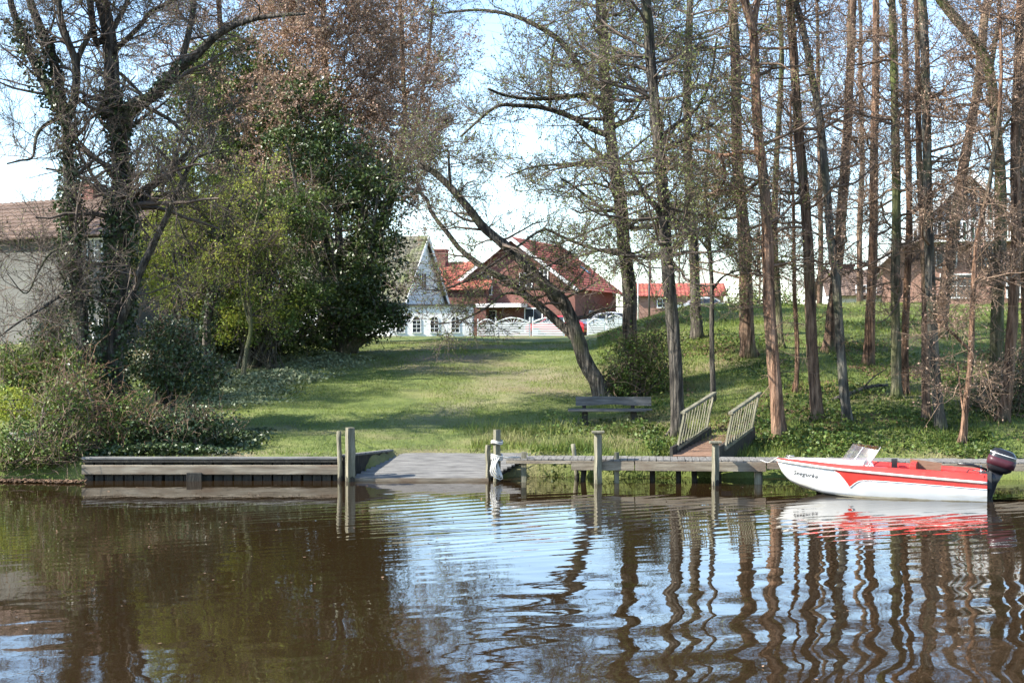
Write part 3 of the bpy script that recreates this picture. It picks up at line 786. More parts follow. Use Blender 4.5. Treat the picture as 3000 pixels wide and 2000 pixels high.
# fallen branch on the right bank
fl0 = W(2445, 1215, 36); fl0[2] = gz0(fl0[0], fl0[1]); fl1 = W(2600, 1170, 37.4); fl1[2] = gz0(fl1[0], fl1[1]) + .12
fb = thing("fallen_branch", fl0, "grey fallen branch lying on the bank between two brown trunks", "branch")
mb = MB(); trunk_mesh(mb, np.array([[0, 0, .06], (fl1 - fl0) * .35 + [0, 0, .1], (fl1 - fl0) * .7 + [0, 0, .1], fl1 - fl0]), .07, .03, 16, 8); mb.build("stem", M['bark_grey'], fb)
mb = MB(); tubes(mb, spline(np.array([(fl1 - fl0) * .5 + [0, 0, .1], (fl1 - fl0) * .62 + [.1, -.1, .35], (fl1 - fl0) * .8 + [.2, -.15, .5]]), 7)[None], [.025], [.008], 6); mb.build("side_branch", M['bark_grey'], fb)


# --- leafy trees and shrubs made of leaf clumps
def leafy(name, label, D, px_base, blobs, leaf, size, cat="shrub", group=None, stem=(.05, .03), bark='bark_grey', nst=5, clump=.28, twigs=0, twig='twig_dark', core=.55):
    """blobs: (x, y, rx, ry, depth offset, leaf count) in photo pixels at distance D"""
    b = W(px_base[0], px_base[1], D); b[2] = float(zg(b[0], b[1]))
    root = thing(name, b, label, cat, group)
    cm = MB(); sm = MB()
    ends = []
    for (x, y, rx, ry, do, nl) in blobs:
        c = W(x, y, D + do); s = (D + do) / F
        a, h = rx * s, ry * s
        ncl = max(8, int(nl / 70))
        u = nrm(R.normal(size=(ncl, 3))) * (R.uniform(core ** 3, 1, ncl) ** (1 / 3))[:, None]
        cc = c + u * np.array([a, min(a, 1.8 * h) * .85, h]) * R.uniform(.65, 1.3, (ncl, 1))
        cc[:, 2] = np.maximum(cc[:, 2], zg(cc[:, 0], cc[:, 1]) + .08)
        idx = R.integers(0, ncl, nl)
        rad = clump * R.uniform(.45, 1.6, ncl)
        C = cc[idx] + R.normal(size=(nl, 3)) * (rad[idx] * np.array([[1], [1], [.7]])).T * .62
        C[:, 2] = np.maximum(C[:, 2], zg(C[:, 0], C[:, 1]) + .02)
        leaves(cm, C, size, 1)
        ends += [cc[i] for i in R.integers(0, ncl, nst)]
        if twigs:
            k = twigs
            st = c + R.normal(size=(k, 3)) * np.array([a, a, h]) * .5
            st[:, 2] = np.maximum(st[:, 2], zg(st[:, 0], st[:, 1]))
            d = nrm(R.normal(size=(k, 3)) + np.array([0, 0, .9])); L = R.uniform(.5, 1.5, k) * max(.5, min(h, 1.4))
            B = np.empty((k, 5, 3)); B[:, 0] = st
            for q in range(1, 5):
                d = nrm(d + R.normal(size=(k, 3)) * .25 - np.array([0, 0, .08])); B[:, q] = B[:, q - 1] + d * (L / 4)[:, None]
            tubes(cm, B, R.uniform(.004, .010, k), np.full(k, .003), 3, 0)
    for e in ends:
        mid = b * .45 + e * .55 + np.array([0, 0, .25 * abs(e[2] - b[2])]) * .3
        foot = b + np.append(R.normal(0, .12, 2), -.1)
        tubes(sm, spline(np.array([foot, mid + R.normal(0, .1, 3), e]), 9)[None], [stem[0]], [stem[1] * .4], 6)
    sm.build("stems", M[bark], root, b)
    o = cm.build("foliage", [M[twig], M[leaf]], root, b); o["kind"] = "stuff"
    return root


ET = dict(group="evergreens and shrubs left of the lawn")
leafy("evergreen_tree", "large dark evergreen at the left edge of the lawn crest", 47, (1010, 1020),
      [(1010, 900, 165, 110, 0, 9500), (1000, 690, 160, 150, .5, 10000), (960, 480, 170, 130, .5, 9000), (1085, 800, 90, 190, -.3, 5500), (890, 920, 110, 90, 0, 5000), (900, 330, 120, 120, 1.2, 4500), (1120, 560, 60, 90, -.2, 1500), (1130, 930, 70, 50, -.6, 1800)],
      'leaf_dark', .115, "tree", stem=(.16, .08), clump=.34, nst=4, twigs=90, **ET)
leafy("conifer_tree", "tall dark green tree behind the yellow green bush", 52, (760, 1010),
      [(740, 640, 150, 180, 0, 9000), (700, 360, 140, 160, 0, 8000), (820, 450, 140, 130, 1, 7000), (690, 190, 120, 110, 0, 4500), (580, 300, 90, 100, .5, 2200), (860, 250, 90, 110, .4, 3500)],
      'leaf_mid', .13, "tree", stem=(.18, .08), clump=.34, twigs=160, **ET)
leafy("lime_tree", "bright yellow green young leaved tree behind the slanting stems", 44, (560, 1010),
      [(530, 620, 105, 150, 0, 6200), (470, 780, 120, 120, .8, 4600), (600, 840, 110, 120, -.4, 4200), (530, 460, 90, 90, 0, 2600), (650, 620, 90, 110, .5, 2600)],
      'leaf_lime', .085, "tree", stem=(.09, .04), clump=.26, twigs=160, core=.2, **ET)
leafy("understory_tree", "yellow green leafed small tree in front of the dark evergreen", 43.5, (735, 1085),
      [(740, 930, 150, 90, 0, 5000), (850, 830, 120, 120, .5, 5000), (720, 780, 120, 110, .6, 4000), (780, 640, 130, 90, .8, 3600), (900, 640, 100, 100, 1.2, 3000)],
      'leaf_mid', .09, "tree", stem=(.06, .02), clump=.26, twigs=180, core=.2, **ET)
leafy("lime_shrub", "bright lime green low bush at the foot of the dark evergreen", 43.2, (800, 1040),
      [(700, 960, 90, 60, -.3, 1300), (830, 900, 80, 60, .2, 900), (760, 860, 80, 60, .4, 900), (660, 850, 70, 80, .3, 1100)],
      'leaf_lime', .085, stem=(.02, .01), clump=.25, core=.1, **ET)
leafy("laurel_bush", "dark low bush filling the space under the yellow green tree", 45.5, (640, 1030),
      [(600, 970, 110, 70, 0, 3200), (720, 1000, 110, 55, .2, 3000), (850, 990, 110, 50, .2, 2800)], 'leaf_dark', .1, clump=.25, twigs=90, **ET)
BT = dict(group="bushes around the ivy trees")
leafy("ivy_bush", "dark ivy bush to the right of the stout ivy tree", 34.5, (480, 1130),
      [(470, 1060, 90, 90, 0, 4200), (560, 1100, 100, 80, .4, 3600), (500, 980, 60, 60, .2, 1500)], 'leaf_ivy', .085, twigs=110, twig='twig_brown', **BT)
leafy("bramble_bush", "tangled brown and green bramble between the ivy trees and water", 31.6, (330, 1290),
      [(330, 1220, 100, 80, 0, 2200), (210, 1150, 80, 110, .4, 2000), (410, 1250, 120, 60, .2, 2400), (290, 1290, 110, 45, -.3, 1600)], 'leaf_mid', .07, twigs=170, twig='twig_russet', **BT)
leafy("ivy_bush", "low dark ivy bush overhanging the lawn above the timber wall", 31.8, (560, 1260),
      [(570, 1235, 110, 26, 0, 2600), (470, 1260, 140, 38, -.3, 3200)], 'leaf_ivy', .075, twigs=140, twig='twig_brown', **BT)
leafy("waterside_bush", "grey green bush overhanging the water at the far left", 30.6, (110, 1340),
      [(120, 1290, 110, 75, 0, 3200), (180, 1190, 60, 90, .2, 1500), (70, 1345, 100, 35, -.2, 2200), (170, 1350, 60, 28, -.2, 1300), (215, 1320, 40, 50, -.1, 1100)], 'leaf_mid', .07, twigs=150, twig='twig_brown', **BT)
leafy("hedge_shrub", "leafy green shrub at the left edge in front of the grey house", 36, (70, 1160),
      [(60, 1080, 110, 80, 0, 3600), (160, 1040, 80, 70, .5, 2400)], 'leaf_mid', .08, twigs=120, twig='twig_russet', **BT)
leafy("holly_bush", "dark upright bush behind the ivy trees below the grey wall", 38, (190, 1060),
      [(160, 960, 45, 90, 0, 1800), (240, 1050, 80, 60, .3, 2000)], 'leaf_ivy', .09, twigs=140, twig='twig_russet', **BT)
leafy("lime_plant", "fresh lime green plants at the far left edge above the bank", 32.5, (60, 1210),
      [(50, 1190, 80, 50, 0, 1900), (150, 1230, 40, 40, 0, 600)], 'leaf_lime', .07, stem=(.012, .008), clump=.18, **BT)
leafy("hanging_shrub", "leafy ivy shrub around the trunk behind the bench", 38.5, (1870, 1160),
      [(1850, 1090, 70, 90, 0, 3400), (1920, 1060, 60, 110, .2, 2600), (1800, 1130, 40, 40, -.2, 900)], 'leaf_mid', .075, twigs=200, twig='twig_brown', **BT)
leafy("corner_shrub", "dark shrub between trunks at the right edge of the bank", 35, (2930, 1240),
      [(2930, 1180, 90, 80, 0, 2200), (2990, 1130, 60, 90, .4, 1500)], 'leaf_ivy', .075, twigs=320, twig='twig_brown', **BT)
leafy("low_shrub", "small green shrub on the crest right of the lamp post", 58, (2190, 900),
      [(2190, 895, 60, 35, 0, 900), (2290, 885, 50, 30, 0, 700)], 'leaf_mid', .1, **BT)


# ------------------------------------------------------------------ houses
def roof_sheet(W2, L, z0, rise, side, ov, tile=.30):
    """pantile sheet of one roof slope; stepped courses and rolls; side=-1/+1 in local x"""
    sl = math.hypot(W2, rise); tot = sl + ov
    nc = max(6, int(tot / .36)); nr = int((L + 2 * ov) / tile)
    ux = np.array([side * W2 / sl, 0, -rise / sl]); nn = np.array([side * rise / sl, 0, W2 / sl])
    ridge = np.array([0, 0, z0 + rise])
    mb = MB()
    ys = np.linspace(-ov, L + ov, nr * 2 + 1)
    prof = .035 * np.abs(np.sin(np.linspace(0, nr * np.pi, nr * 2 + 1)))
    for c in range(nc):
        a = tot * c / nc; b = tot * (c + 1) / nc + .04
        A = ridge + ux * a + np.array([0, 1, 0]) * ys[:, None] + nn * (prof[:, None] + .02)
        B = ridge + ux * b + np.array([0, 1, 0]) * ys[:, None] + nn * (prof[:, None] + .055)
        C = B - nn * .05
        k = len(ys); i = np.arange(k - 1)
        mb.add(np.vstack([A, B, C]), np.vstack([np.stack([i, i + 1, i + 1 + k, i + k], -1), np.stack([i + k, i + k + 1, i + 1 + 2 * k, i + 2 * k], -1)]))
    return mb


def window(parent, c, w, h, axis, out, arch=False, bars=(1, 1), name="window", fr=.07):
    """framed window lying in a wall; axis = local direction of the width, out = outward"""
    c = np.asarray(c, float); ax = np.asarray(axis, float); ou = np.asarray(out, float); up = np.array([0, 0, 1.0])
    rot = np.stack([ax, ou, up], 1)
    g = MB(); f = MB()
    if not arch:
        g.box(c + ou * .012, (w, .02, h), 0, rot)
        f.box(c + ou * .03 + up * (h / 2 + fr / 2), (w + 2 * fr, .08, fr), 0, rot); f.box(c + ou * .03 - up * (h / 2 + fr / 2), (w + 2 * fr, .10, fr), 0, rot)
        for s in (-1, 1): f.box(c + ou * .03 + ax * s * (w / 2 + fr / 2), (fr, .078, h), 0, rot)
    else:
        k = 12; an = np.linspace(0, np.pi, k)
        rr = w / 2; pts = [(-rr, -h / 2)] + [(-rr * math.cos(a), h / 2 - rr + rr * math.sin(a)) for a in an] + [(rr, -h / 2)]
        v = np.array([c + ou * .014 + ax * a + up * b for a, b in pts]); g.add(v, [list(range(len(v)))])
        path = np.array([c + ou * .03 + ax * a * 1.06 + up * b for a, b in pts])
        tubes(f, path[None], [fr * .4], [fr * .4], 5)
        f.box(c + ou * .03 - up * (h / 2 + .03), (w + .16, .1, .06), 0, rot)
    for i in range(bars[0]):
        f.box(c + ou * .03 + ax * (w * ((i + 1) / (bars[0] + 1) - .5)), (.035, .03, h * (.98 if not arch else .96)), 0, rot)
    for i in range(bars[1]):
        f.box(c + ou * .032 + up * (h * ((i + 1) / (bars[1] + 1) - .5)), (w * .98, .026, .035), 0, rot)
    fo = f.build("window", M['trim_white'], parent); fo.name = name
    g.build("pane", M['glass_dark'], fo)
    return fo


def house(name, label, loc, yaw, Wd, L, eave, rise, wall, roof, ov=.5, windows=(), chimneys=(), barge=True, group=None, skirt=1.0):
    root = thing(name, loc, label, "house", group, yaw)
    w2 = Wd / 2
    mb = MB()
    v = [(-w2, 0, -skirt), (w2, 0, -skirt), (w2, 0, eave), (0, 0, eave + rise), (-w2, 0, eave), (-w2, L, -skirt), (w2, L, -skirt), (w2, L, eave), (0, L, eave + rise), (-w2, L, eave)]
    mb.add(v, [(0, 1, 2, 3, 4)]); mb.add(v, [(6, 5, 9, 8, 7)]); mb.add(v, [(1, 6, 7, 2), (5, 0, 4, 9)])
    mb.build("wall", M[wall], root)
    for s in (-1, 1):
        o = roof_sheet(w2, L, eave + .04, rise, s, ov).build("roof", M[roof], root)
    sl = math.hypot(w2, rise)
    if barge:
        for yb in (-ov - .03, L + ov + .03):
            for s in (-1, 1):
                d = np.array([s * w2 / sl, 0, -rise / sl]); nn = np.array([s * rise / sl, 0, w2 / sl]); y = np.array([0, 1.0, 0])
                m2 = MB(); m2.box(np.array([0, yb, eave + rise]) + d * (sl + ov) / 2 - nn * .06, (sl + ov, .05, .24), 0, np.stack([d, y, nn], 1))
                m2.build("bargeboard", M['trim_white'], root)
    for (x, y, h, sz, hm) in chimneys:
        m2 = MB(); m2.box((x, y, h / 2 + eave), (sz, sz, h)); m2.box((x, y, h + eave + .06), (sz + .14, sz + .14, .12))
        m2.build("chimney", M[hm], root)
    for wv in windows:
        face, a, z, w, h = wv[:5]; kw = wv[5] if len(wv) > 5 else {}
        if face == 'front': window(root, (a, 0, z), w, h, (1, 0, 0), (0, -1, 0), **kw)
        elif face == 'left': window(root, (-w2, a, z), w, h, (0, -1, 0), (-1, 0, 0), **kw)
        elif face == 'right': window(root, (w2, a, z), w, h, (0, 1, 0), (1, 0, 0), **kw)
    return root


def gz(x, d): return float(zg(x, d))


# grey rendered house at the left edge
house("grey_house", "grey rendered house with brown tiled roof behind the ivy trees", (-11.1, 50.2, 2.6), math.radians(60), 6, 16, 3.7, 1.5, 'plaster_grey', 'roof_brown', .35,
      [('left', 1.0, 3.15, .6, .65), ('left', 1.3, .55, .4, .7), ('left', .6, .5, .3, .7), ('left', 8, 1.4, 1.0, 1.1)], [(0, 4.2, 1.9, .55, 'brick_red')], barge=False)
# white steep roofed house
house("white_house", "steep mossy roofed white house beside the dark evergreen", (-6.1, 103.6, 3.1), math.radians(70), 7.4, 15, 2.5, 4.5, 'plaster_white', 'roof_moss', .3,
      [('front', .6, 1.2, .9, 1.1), ('front', -.2, 3.9, .8, 1.0)], [])
# low white annexe with arched windows
ax = thing("white_annexe", (W(1262, 990, 100)[0], 100, 3.1), "low white flat roofed annexe with four arched lattice windows", "outbuilding")
mb = MB(); mb.box((0, 2, .6), (5.6, 4, 3.0)); mb.build("wall", M['plaster_white'], ax)
mb = MB(); mb.box((0, 2, 2.15), (5.9, 4.3, .12)); mb.build("roof", M['roof_slate'], ax)
for x in (-2.05, -.95, .25, 1.65): window(ax, (x, 0, .85), .52, 1.05, (1, 0, 0), (0, -1, 0), True, (1, 3), fr=.05)
# red gabled house
rh = house("red_house", "brick house with bright red tiled gable roof in the middle", (.1, 110, 3.1), -math.radians(20.5), 9.6, 10.5, 3.75, 3.6, 'brick_red', 'roof_red', .55,
           [('front', -2.1, 4.0, .75, 1.6), ('front', 1.0, 4.2, .9, 1.0), ('front', 2.4, 4.6, .55, .9), ('front', -2.2, 1.3, 1.6, 1.3), ('front', 1.6, 1.3, 1.3, 1.6), ('right', 4, 1.4, 1.2, 1.1)], [])
mb = MB(); mb.box((-.7, -.65, 2.35), (3.6, 1.3, .28)); mb.build("porch_canopy", M['trim_white'], rh)
mb = MB(); mb.box((-2.75, -.02, 3.9), (1.9, .06, 1.9)); mb.build("timber_cladding", M['wood_grey'], rh)
sl = math.hypot(4.8, 3.6); d = np.array([4.8 / sl, 0, -3.6 / sl]); nn = np.array([3.6 / sl, 0, 4.8 / sl])
mb = MB(); mb.box(np.array([0, 8.2, 3.75 + 3.6]) + d * 3.6 + nn * .12, (.9, .7, .1), 0, np.stack([d, [0, 1, 0], nn], 1)); mb.build("skylight", M['glass_dark'], rh)
house("red_wing", "lower dark red roofed house with brick chimney left of the red gable", (-1.2, 113, 3.1), math.radians(78), 7, 9, 3.6, 2.1, 'brick_red', 'roof_red', .3,
      [('front', 1, 1.2, 1, 1.2)], [(-.3, 4.3, 3.0, 1.0, 'brick_red')], barge=False)
# brick house glimpsed through the leaves
house("brick_house", "brick and white house glimpsed through the yellow green leaves", (-14.5, 84, 3.0), math.radians(80), 7, 12, 3.2, 3.2, 'plaster_white', 'roof_brown', .3,
      [('left', 3, 1.4, 1.1, 1.2), ('left', 6, 1.4, 1.1, 1.2), ('left', 9, 1.4, 1.1, 1.2)], [])
# green striped gable house at the right
X = W(2840, 900, 74)[0]
sh = house("striped_house", "dark roofed house with green and white striped gable at the right", (X, 74, gz(X, 74)), math.radians(-14), 8.4, 12, 2.3, 4.3, 'brick_pale', 'roof_slate', .6,
           [('front', .75, 2.45, 1.1, 1.15), ('front', -1.1, 2.45, .9, 1.15), ('front', -.6, .9, 1.5, 1.1), ('front', 2.4, .9, 1.2, 1.1)], [])
for i in range(30):
    x = -3.0 + i * .2
    top = 2.3 + 4.3 * (1 - abs(x) / 4.2) - .35; bot = 3.2
    if top > bot + .1:
        mb = MB(); mb.box((x, -.03, (top + bot) / 2), (.15 if i % 2 else .10, .05, top - bot)); mb.build("board", M['trim_white'] if i % 2 else M['green_paint'], sh)
mb = MB(); mb.box((0, -.45, 3.12), (6.4, .9, .12)); mb.build("balcony", M['trim_white'], sh)
mb = MB()
for i in range(33): mb.box((-3.1 + i * .194, -.88, 3.6), (.04, .04, .84))
mb.box((0, -.88, 4.05), (6.4, .07, .07)); mb.build("balcony_rail", M['trim_white'], sh)
X = W(2560, 890, 92)[0]
house("brown_bungalow", "low house with wide brown tiled roof behind the slim trunks", (X + 4.6, 92, gz(X, 92)), math.radians(84), 8, 7.5, .7, 1.6, 'plaster_white', 'roof_brown', .4,
      [('left', 2, .8, 1.1, .8), ('left', 5.5, .8, 1.1, .8)], [(.4, 6, 1.9, .6, 'brick_red')], barge=False)

X = W(2110, 900, 115)[0]
house("far_house", "distant low brick house with red roof right of the lamp post", (X, 115, gz(X, 115) - .1), math.radians(87), 6, 6.8, 1.15, 1.0, 'brick_pale', 'roof_red', .3, [('left', 2, .6, .7, .6), ('left', 4.6, .6, .7, .6)], [], barge=False)

# white wavy garden fence panels
def fence_panel(x0, x1, y, D, h, lab):
    a = W(x0, y, D); b = W(x1, y, D); a[2] = gz(a[0], D); L = b[0] - a[0]
    root = thing("fence_panel", a, lab, "fence", "white slatted garden fence panels")
    for s in (0, L):
        mb = MB(); mb.box((s, 0, h * .5), (.09, .09, h + .1)); mb.build("post", M['trim_white'], root)
    mb = MB(); mb.box((L / 2, -.05, 0), (L - .1, .02, .11), 0); o = mb.build("slat", M['trim_white'], root)
    n = int(h * .72 / .15)
    for i in range(n):
        c = o if i == 0 else dup(o, root)
        c.location = (0, 0, .14 + i * .15)
    t = np.linspace(0, 1, 12)
    z = h * .74 + h * .26 * np.sin(t * np.pi)
    mb = MB(); tubes(mb, np.stack([t * L, np.full(12, -.05), z], -1)[None], [.045], [.045], 5); mb.build("arched_rail", M['trim_white'], root)
    for q in np.linspace(.15, .85, 6):
        mb = MB(); tubes(mb, np.array([[[L * .5, -.05, h * .68], [L * q, -.05, h * .74 + h * .26 * math.sin(q * math.pi)]]]), [.018], [.018], 4); mb.build("ray", M['trim_white'], root)


fence_panel(1400, 1452, 985, 98, 1.15, "white slatted fence panel next to the white annexe")
fence_panel(1452, 1552, 985, 97, 1.25, "wide white arched fence panel left of the leaning trunk")
fence_panel(1560, 1652, 985, 97, 1.25, "white arched fence panel just behind the leaning trunk")
fence_panel(1722, 1772, 965, 98, 1.1, "white arched fence panel left of the straight thick trunk")
fence_panel(1776, 1828, 965, 98, 1.1, "white arched fence panel meeting the straight thick trunk")

# lamp post and thin pole
b = W(1902, 952, 80); b[2] = gz(b[0], 80)
lp = thing("lamp_post", b, "dark slim lamp post with short arm on the crest", "lamp post")
mb = MB(); tubes(mb, np.array([[[0, 0, -.1], [0, 0, 1.4], [0, 0, 3.0]]]), [.06], [.045], 8, cap=True); mb.build("pole", M['metal_dark'], lp)
mb = MB(); mb.box((-.25, 0, 2.98), (.62, .07, .07)); mb.build("arm", M['metal_dark'], lp)
mb = MB(); mb.box((-.5, 0, 2.92), (.3, .16, .1)); mb.build("lamp_head", M['metal_dark'], lp)
b = W(1869, 940, 100); b[2] = gz(b[0], 100)
fp = thing("flag_pole", b, "thin white flag pole behind the straight thick trunk", "pole")
mb = MB(); tubes(mb, np.array([[[0, 0, -.1], [0, 0, 3], [0, 0, 8.3]]]), [.05], [.03], 8, cap=True); mb.build("pole", M['trim_white'], fp)
mb = MB(); mb.add(np.array([(-.06, -.06, 8.3), (.06, -.06, 8.3), (.06, .06, 8.3), (-.06, .06, 8.3), (0, 0, 8.45)]), [(0, 1, 4), (1, 2, 4), (2, 3, 4), (3, 0, 4)]); mb.build("finial", M['trim_white'], fp)


# parked cars, half hidden on the crest
def car(lab, loc, yaw, paint):
    root = thing("parked_car", loc, lab, "car", "cars parked by the houses", yaw)
    prof = [(-2.0, .35), (-2.05, .62), (-1.95, .85), (-1.6, .92), (-1.05, .97), (-.45, 1.38), (.2, 1.46), (.95, 1.42), (1.55, 1.05), (1.95, .98), (2.05, .7), (2.0, .35)]
    p = np.array(prof); n = len(p); mb = MB()
    ws = np.array([.72, .80, .82, .82, .80, .62, .6, .62, .78, .8, .8, .74])
    v = np.vstack([np.stack([p[:, 0], -ws, p[:, 1]], -1), np.stack([p[:, 0], ws, p[:, 1]], -1)])
    i = np.arange(n - 1)
    mb.add(v, np.stack([i, i + 1, i + 1 + n, i + n], -1)[:, ::-1], 0, True)
    mb.add(v, [list(range(n))]); mb.add(v, [list(range(2 * n - 1, n - 1, -1))]); mb.build("body", M[paint], root)
    for s in (-1, 1):
        m2 = MB(); m2.add(np.array([(-.95, s * .812, .99), (1.45, s * .80, 1.02), (.95, s * .66, 1.36), (-.42, s * .66, 1.34)]), [(0, 1, 2, 3)]); m2.build("window", M['glass_dark'], root)
        for x in (-1.3, 1.25):
            m2 = MB(); an = np.linspace(0, 2 * np.pi, 17)[:-1]
            for rr, w, mm in ((.32, .2, 0), (.2, .22, 1)):
                A = np.stack([x + rr * np.cos(an), np.full(16, s * (.74 - w / 2)), .32 + rr * np.sin(an)], -1); B = A.copy(); B[:, 1] = s * (.74 + w / 2)
                k = np.arange(16); m2.add(np.vstack([A, B]), np.stack([k, (k + 1) % 16, (k + 1) % 16 + 16, k + 16], -1), mm); m2.add(B, [list(range(16))], mm)
            m2.build("wheel", [M['tyre'], M['steel']], root)
        m2 = MB(); m2.box((2.02, s * .62, .82), (.06, .26, .16)); m2.build("tail_light", M['lamp_red'], root)
        m2 = MB(); m2.box((-2.0, s * .6, .72), (.06, .3, .14)); m2.build("headlight", M['trim_white'], root)
    return root


X, D = W(1775, 950, 103)[0], 103; car("white parked car behind the arched fence by the thick trunk", (X, D, gz(X, D)), .12, 'car_white')
X, D = W(1690, 960, 100)[0], 100; car("red parked car peeping out beside the leaning trunk", (X - 1.3, D, gz(X, D)), -.3, 'car_red')

X, D = W(2050, 920, 106)[0], 106; car("white parked car in front of the distant low brick house", (X, D, gz(X, D) - .5), .05, 'car_white')

# ------------------------------------------------------------------ timber wall at the left
b = np.array([-8.65, 30.0, 0.0]); Lw = 5.15
tw = thing("timber_wall", b, "low timber retaining wall with dark piles along the water", "wall")
mb = MB(); mb.box((0, 0, 0), (.17, .16, .95), 0); pile = mb.build("pile", M['wood_black'], tw)
npile = 26
for i in range(npile):
    c = pile if i == 0 else dup(pile, tw)
    c.location = (.12 + i * (Lw - .15) / (npile - 1), .06 + R.normal(0, .012), -.12 + R.normal(0, .01)); c.rotation_euler = (0, 0, R.normal(0, .12))
mb = MB(); mb.box((Lw / 2, -.07, .22), (Lw, .10, .19), 0, None, .012); mb.build("front_beam", M['wood'], tw)
mb = MB(); mb.box((Lw / 2 + .1, .0, .385), (Lw + .2, .14, .035)); mb.build("lower_cap", M['wood_black'], tw)
mb = MB(); mb.box((Lw / 2 + .12, .10, .44), (Lw + .3, .24, .05), 0, None, .01); mb.build("cap_plank", M['wood_grey'], tw)
mb = MB(); mb.box((2.27, -.15, .06), (.30, .06, .22), 0, None, .01); mb.build("dark_fender", M['wood_black'], tw)
# dark side wall running up beside the slipway
sw = thing("side_wall", (-3.42, 30.0, 0), "black timber side wall beside the slipway", "wall")
q = np.array([.56, 1, 0]) / math.hypot(.56, 1)
mb = MB(); mb.box(q * .85 + np.array([0, 0, .16]), (1.75, .1, .62), 0, np.stack([q, [-q[1], q[0], 0], [0, 0, 1]], 1)); mb.build("board", M['wood_black'], sw)
mb = MB(); mb.box(q * .85 + np.array([0, 0, .495]), (1.78, .15, .045), 0, np.stack([q, [-q[1], q[0], 0], [0, 0, 1]], 1), .01); mb.build("cap_plank", M['wood_grey'], sw)


def post(x, ytop, ywater, D, w, lab, mt='wood_post', square=True, lean=(0, 0), name="mooring_post", capd=False, grp="weathered mooring posts"):
    a = W(x, ywater, D); h = (CH - (ytop - 1000) / F * D)
    root = thing(name, (a[0], D, 0), lab, "post", grp)
    mb = MB(); r = w * D / F / 2
    n = 12
    z = np.linspace(-.7, h, n); P = np.stack([lean[0] * (z) , lean[1] * z, z], -1)
    P[1:-1, :2] += R.normal(0, .004, (n - 2, 2))
    rad = np.full(n, r * (1.12 if square else .95)) * (1 + R.normal(0, .025, n)); rad[-1] *= .93
    tubes(mb, P[None], rad[None], None, 4 if square else 10, 0, not square, True)
    if square:
        an = math.radians(62); c_, s_ = math.cos(an), math.sin(an); q_ = mb.v[-1]
        mb.v[-1] = np.stack([q_[:, 0] * c_ - q_[:, 1] * s_, q_[:, 0] * s_ + q_[:, 1] * c_, q_[:, 2]], -1)
    sh_ = mb.build("shaft", M[mt], root)
    m3 = MB(); k3 = 9; a3 = np.arange(14) * 2 * np.pi / 14
    if not square: rb = np.full(14, r * 1.02)
    else:
        rb = r * 1.15 / np.sqrt(2) / np.maximum(np.abs(np.cos((a3 - math.radians(62)) % (np.pi / 2) - np.pi / 4)), .5)
    tp = .05 + .07 * R.random(14)
    A3 = np.stack([rb * np.cos(a3), rb * np.sin(a3), np.full(14, -.3)], -1); B3 = np.stack([rb * np.cos(a3) + lean[0] * tp, rb * np.sin(a3) + lean[1] * tp, tp], -1)
    i3 = np.arange(14); m3.add(np.vstack([A3, B3]), np.stack([i3, (i3 + 1) % 14, (i3 + 1) % 14 + 14, i3 + 14], -1))
    m3.build("wet_band", M['wood_black'], root)
    if capd:
        m2 = MB(); m2.box((lean[0] * h, lean[1] * h, h + .02), (r * 3.4, r * 3.0, .045), 0, None, .01); m2.build("cap", M['wood_post'], root)
    return root


post(997, 1262, 1402, 29.9, 15, "thinner leaning post of the pair between wall and slipway", square=False, lean=(-.03, 0))
post(1026, 1252, 1402, 29.8, 28, "thick square post between timber wall and slipway")
post(1430, 1303, 1398, 29.9, 14, "short thin post at the right corner of the slipway")
p1 = post(1456, 1258, 1405, 29.75, 20, "tall pale post with rope wrapped round at the jetty's left end")
# ropes on the left jetty post
rp = thing("mooring_rope", (p1.location.x, 29.75, .45), "pale knotted mooring rope hanging on the jetty's left end post", "rope")
mb = MB()
for zz in (.0, .035, .07, .32, .35):
    an = np.linspace(0, 2 * np.pi, 14); tubes(mb, np.stack([np.cos(an) * .11, np.sin(an) * .11, zz + .02 * np.sin(an * 2)], -1)[None], [.017], [.017], 5)
for k in range(4):
    q = np.array([[.05 - .04 * k, -.11, .04], [-.03 - .03 * k, -.17, -.12 - .05 * k], [.02 + .03 * k, -.15, -.30 - .03 * k], [.0, -.12, -.2 + .05 * k]])
    tubes(mb, spline(q, 12)[None], [.015], [.015], 5)
mb.build("coil", M['rope'], rp)
mb = MB(); q = np.array([[.1, -.05, .05], [.2, -.02, .03], [.33, .05, .035], [.45, .1, .03]]); tubes(mb, spline(q, 12)[None], [.016], [.014], 5); mb.build("tail", M['rope'], rp)

# ------------------------------------------------------------------ slipway
sp = thing("slipway", (-3.26, 29.95, .04), "grey planked slipway sloping from the lawn into the water", "slipway")
q = np.array([.56, 1.0]); Ls = 1.75; npl = 12
mb = MB(); mb.box((0, 0, 0), (2.80, .143, .045), 0, None, .006); pl = mb.build("plank", M['wood_grey'], sp)
for i in range(npl):
    t = (i + .5) / npl * Ls
    c = pl if i == 0 else dup(pl, sp)
    c.location = (1.39 + q[0] * t + R.normal(0, .006), q[1] * t, .22 * t + R.normal(0, .003)); c.rotation_euler = (math.atan(.22), 0, R.normal(0, .003))
mb = MB(); mb.box((1.38, -.09, -.02), (2.82, .05, .07)); mb.build("front_board", M['wood'], sp)
for x in (.15, 1.38, 2.6):
    mb = MB(); mb.add(np.array([(x + q[0] * t + s, q[1] * t, .22 * t - .035 - dz) for t in (0, Ls) for s in (-.06, .06) for dz in (0, .14)]),
                      [(0, 1, 3, 2), (4, 6, 7, 5), (0, 4, 5, 1), (2, 3, 7, 6), (0, 2, 6, 4), (1, 5, 7, 3)]); mb.build("bearer", M['wood_black'], sp)
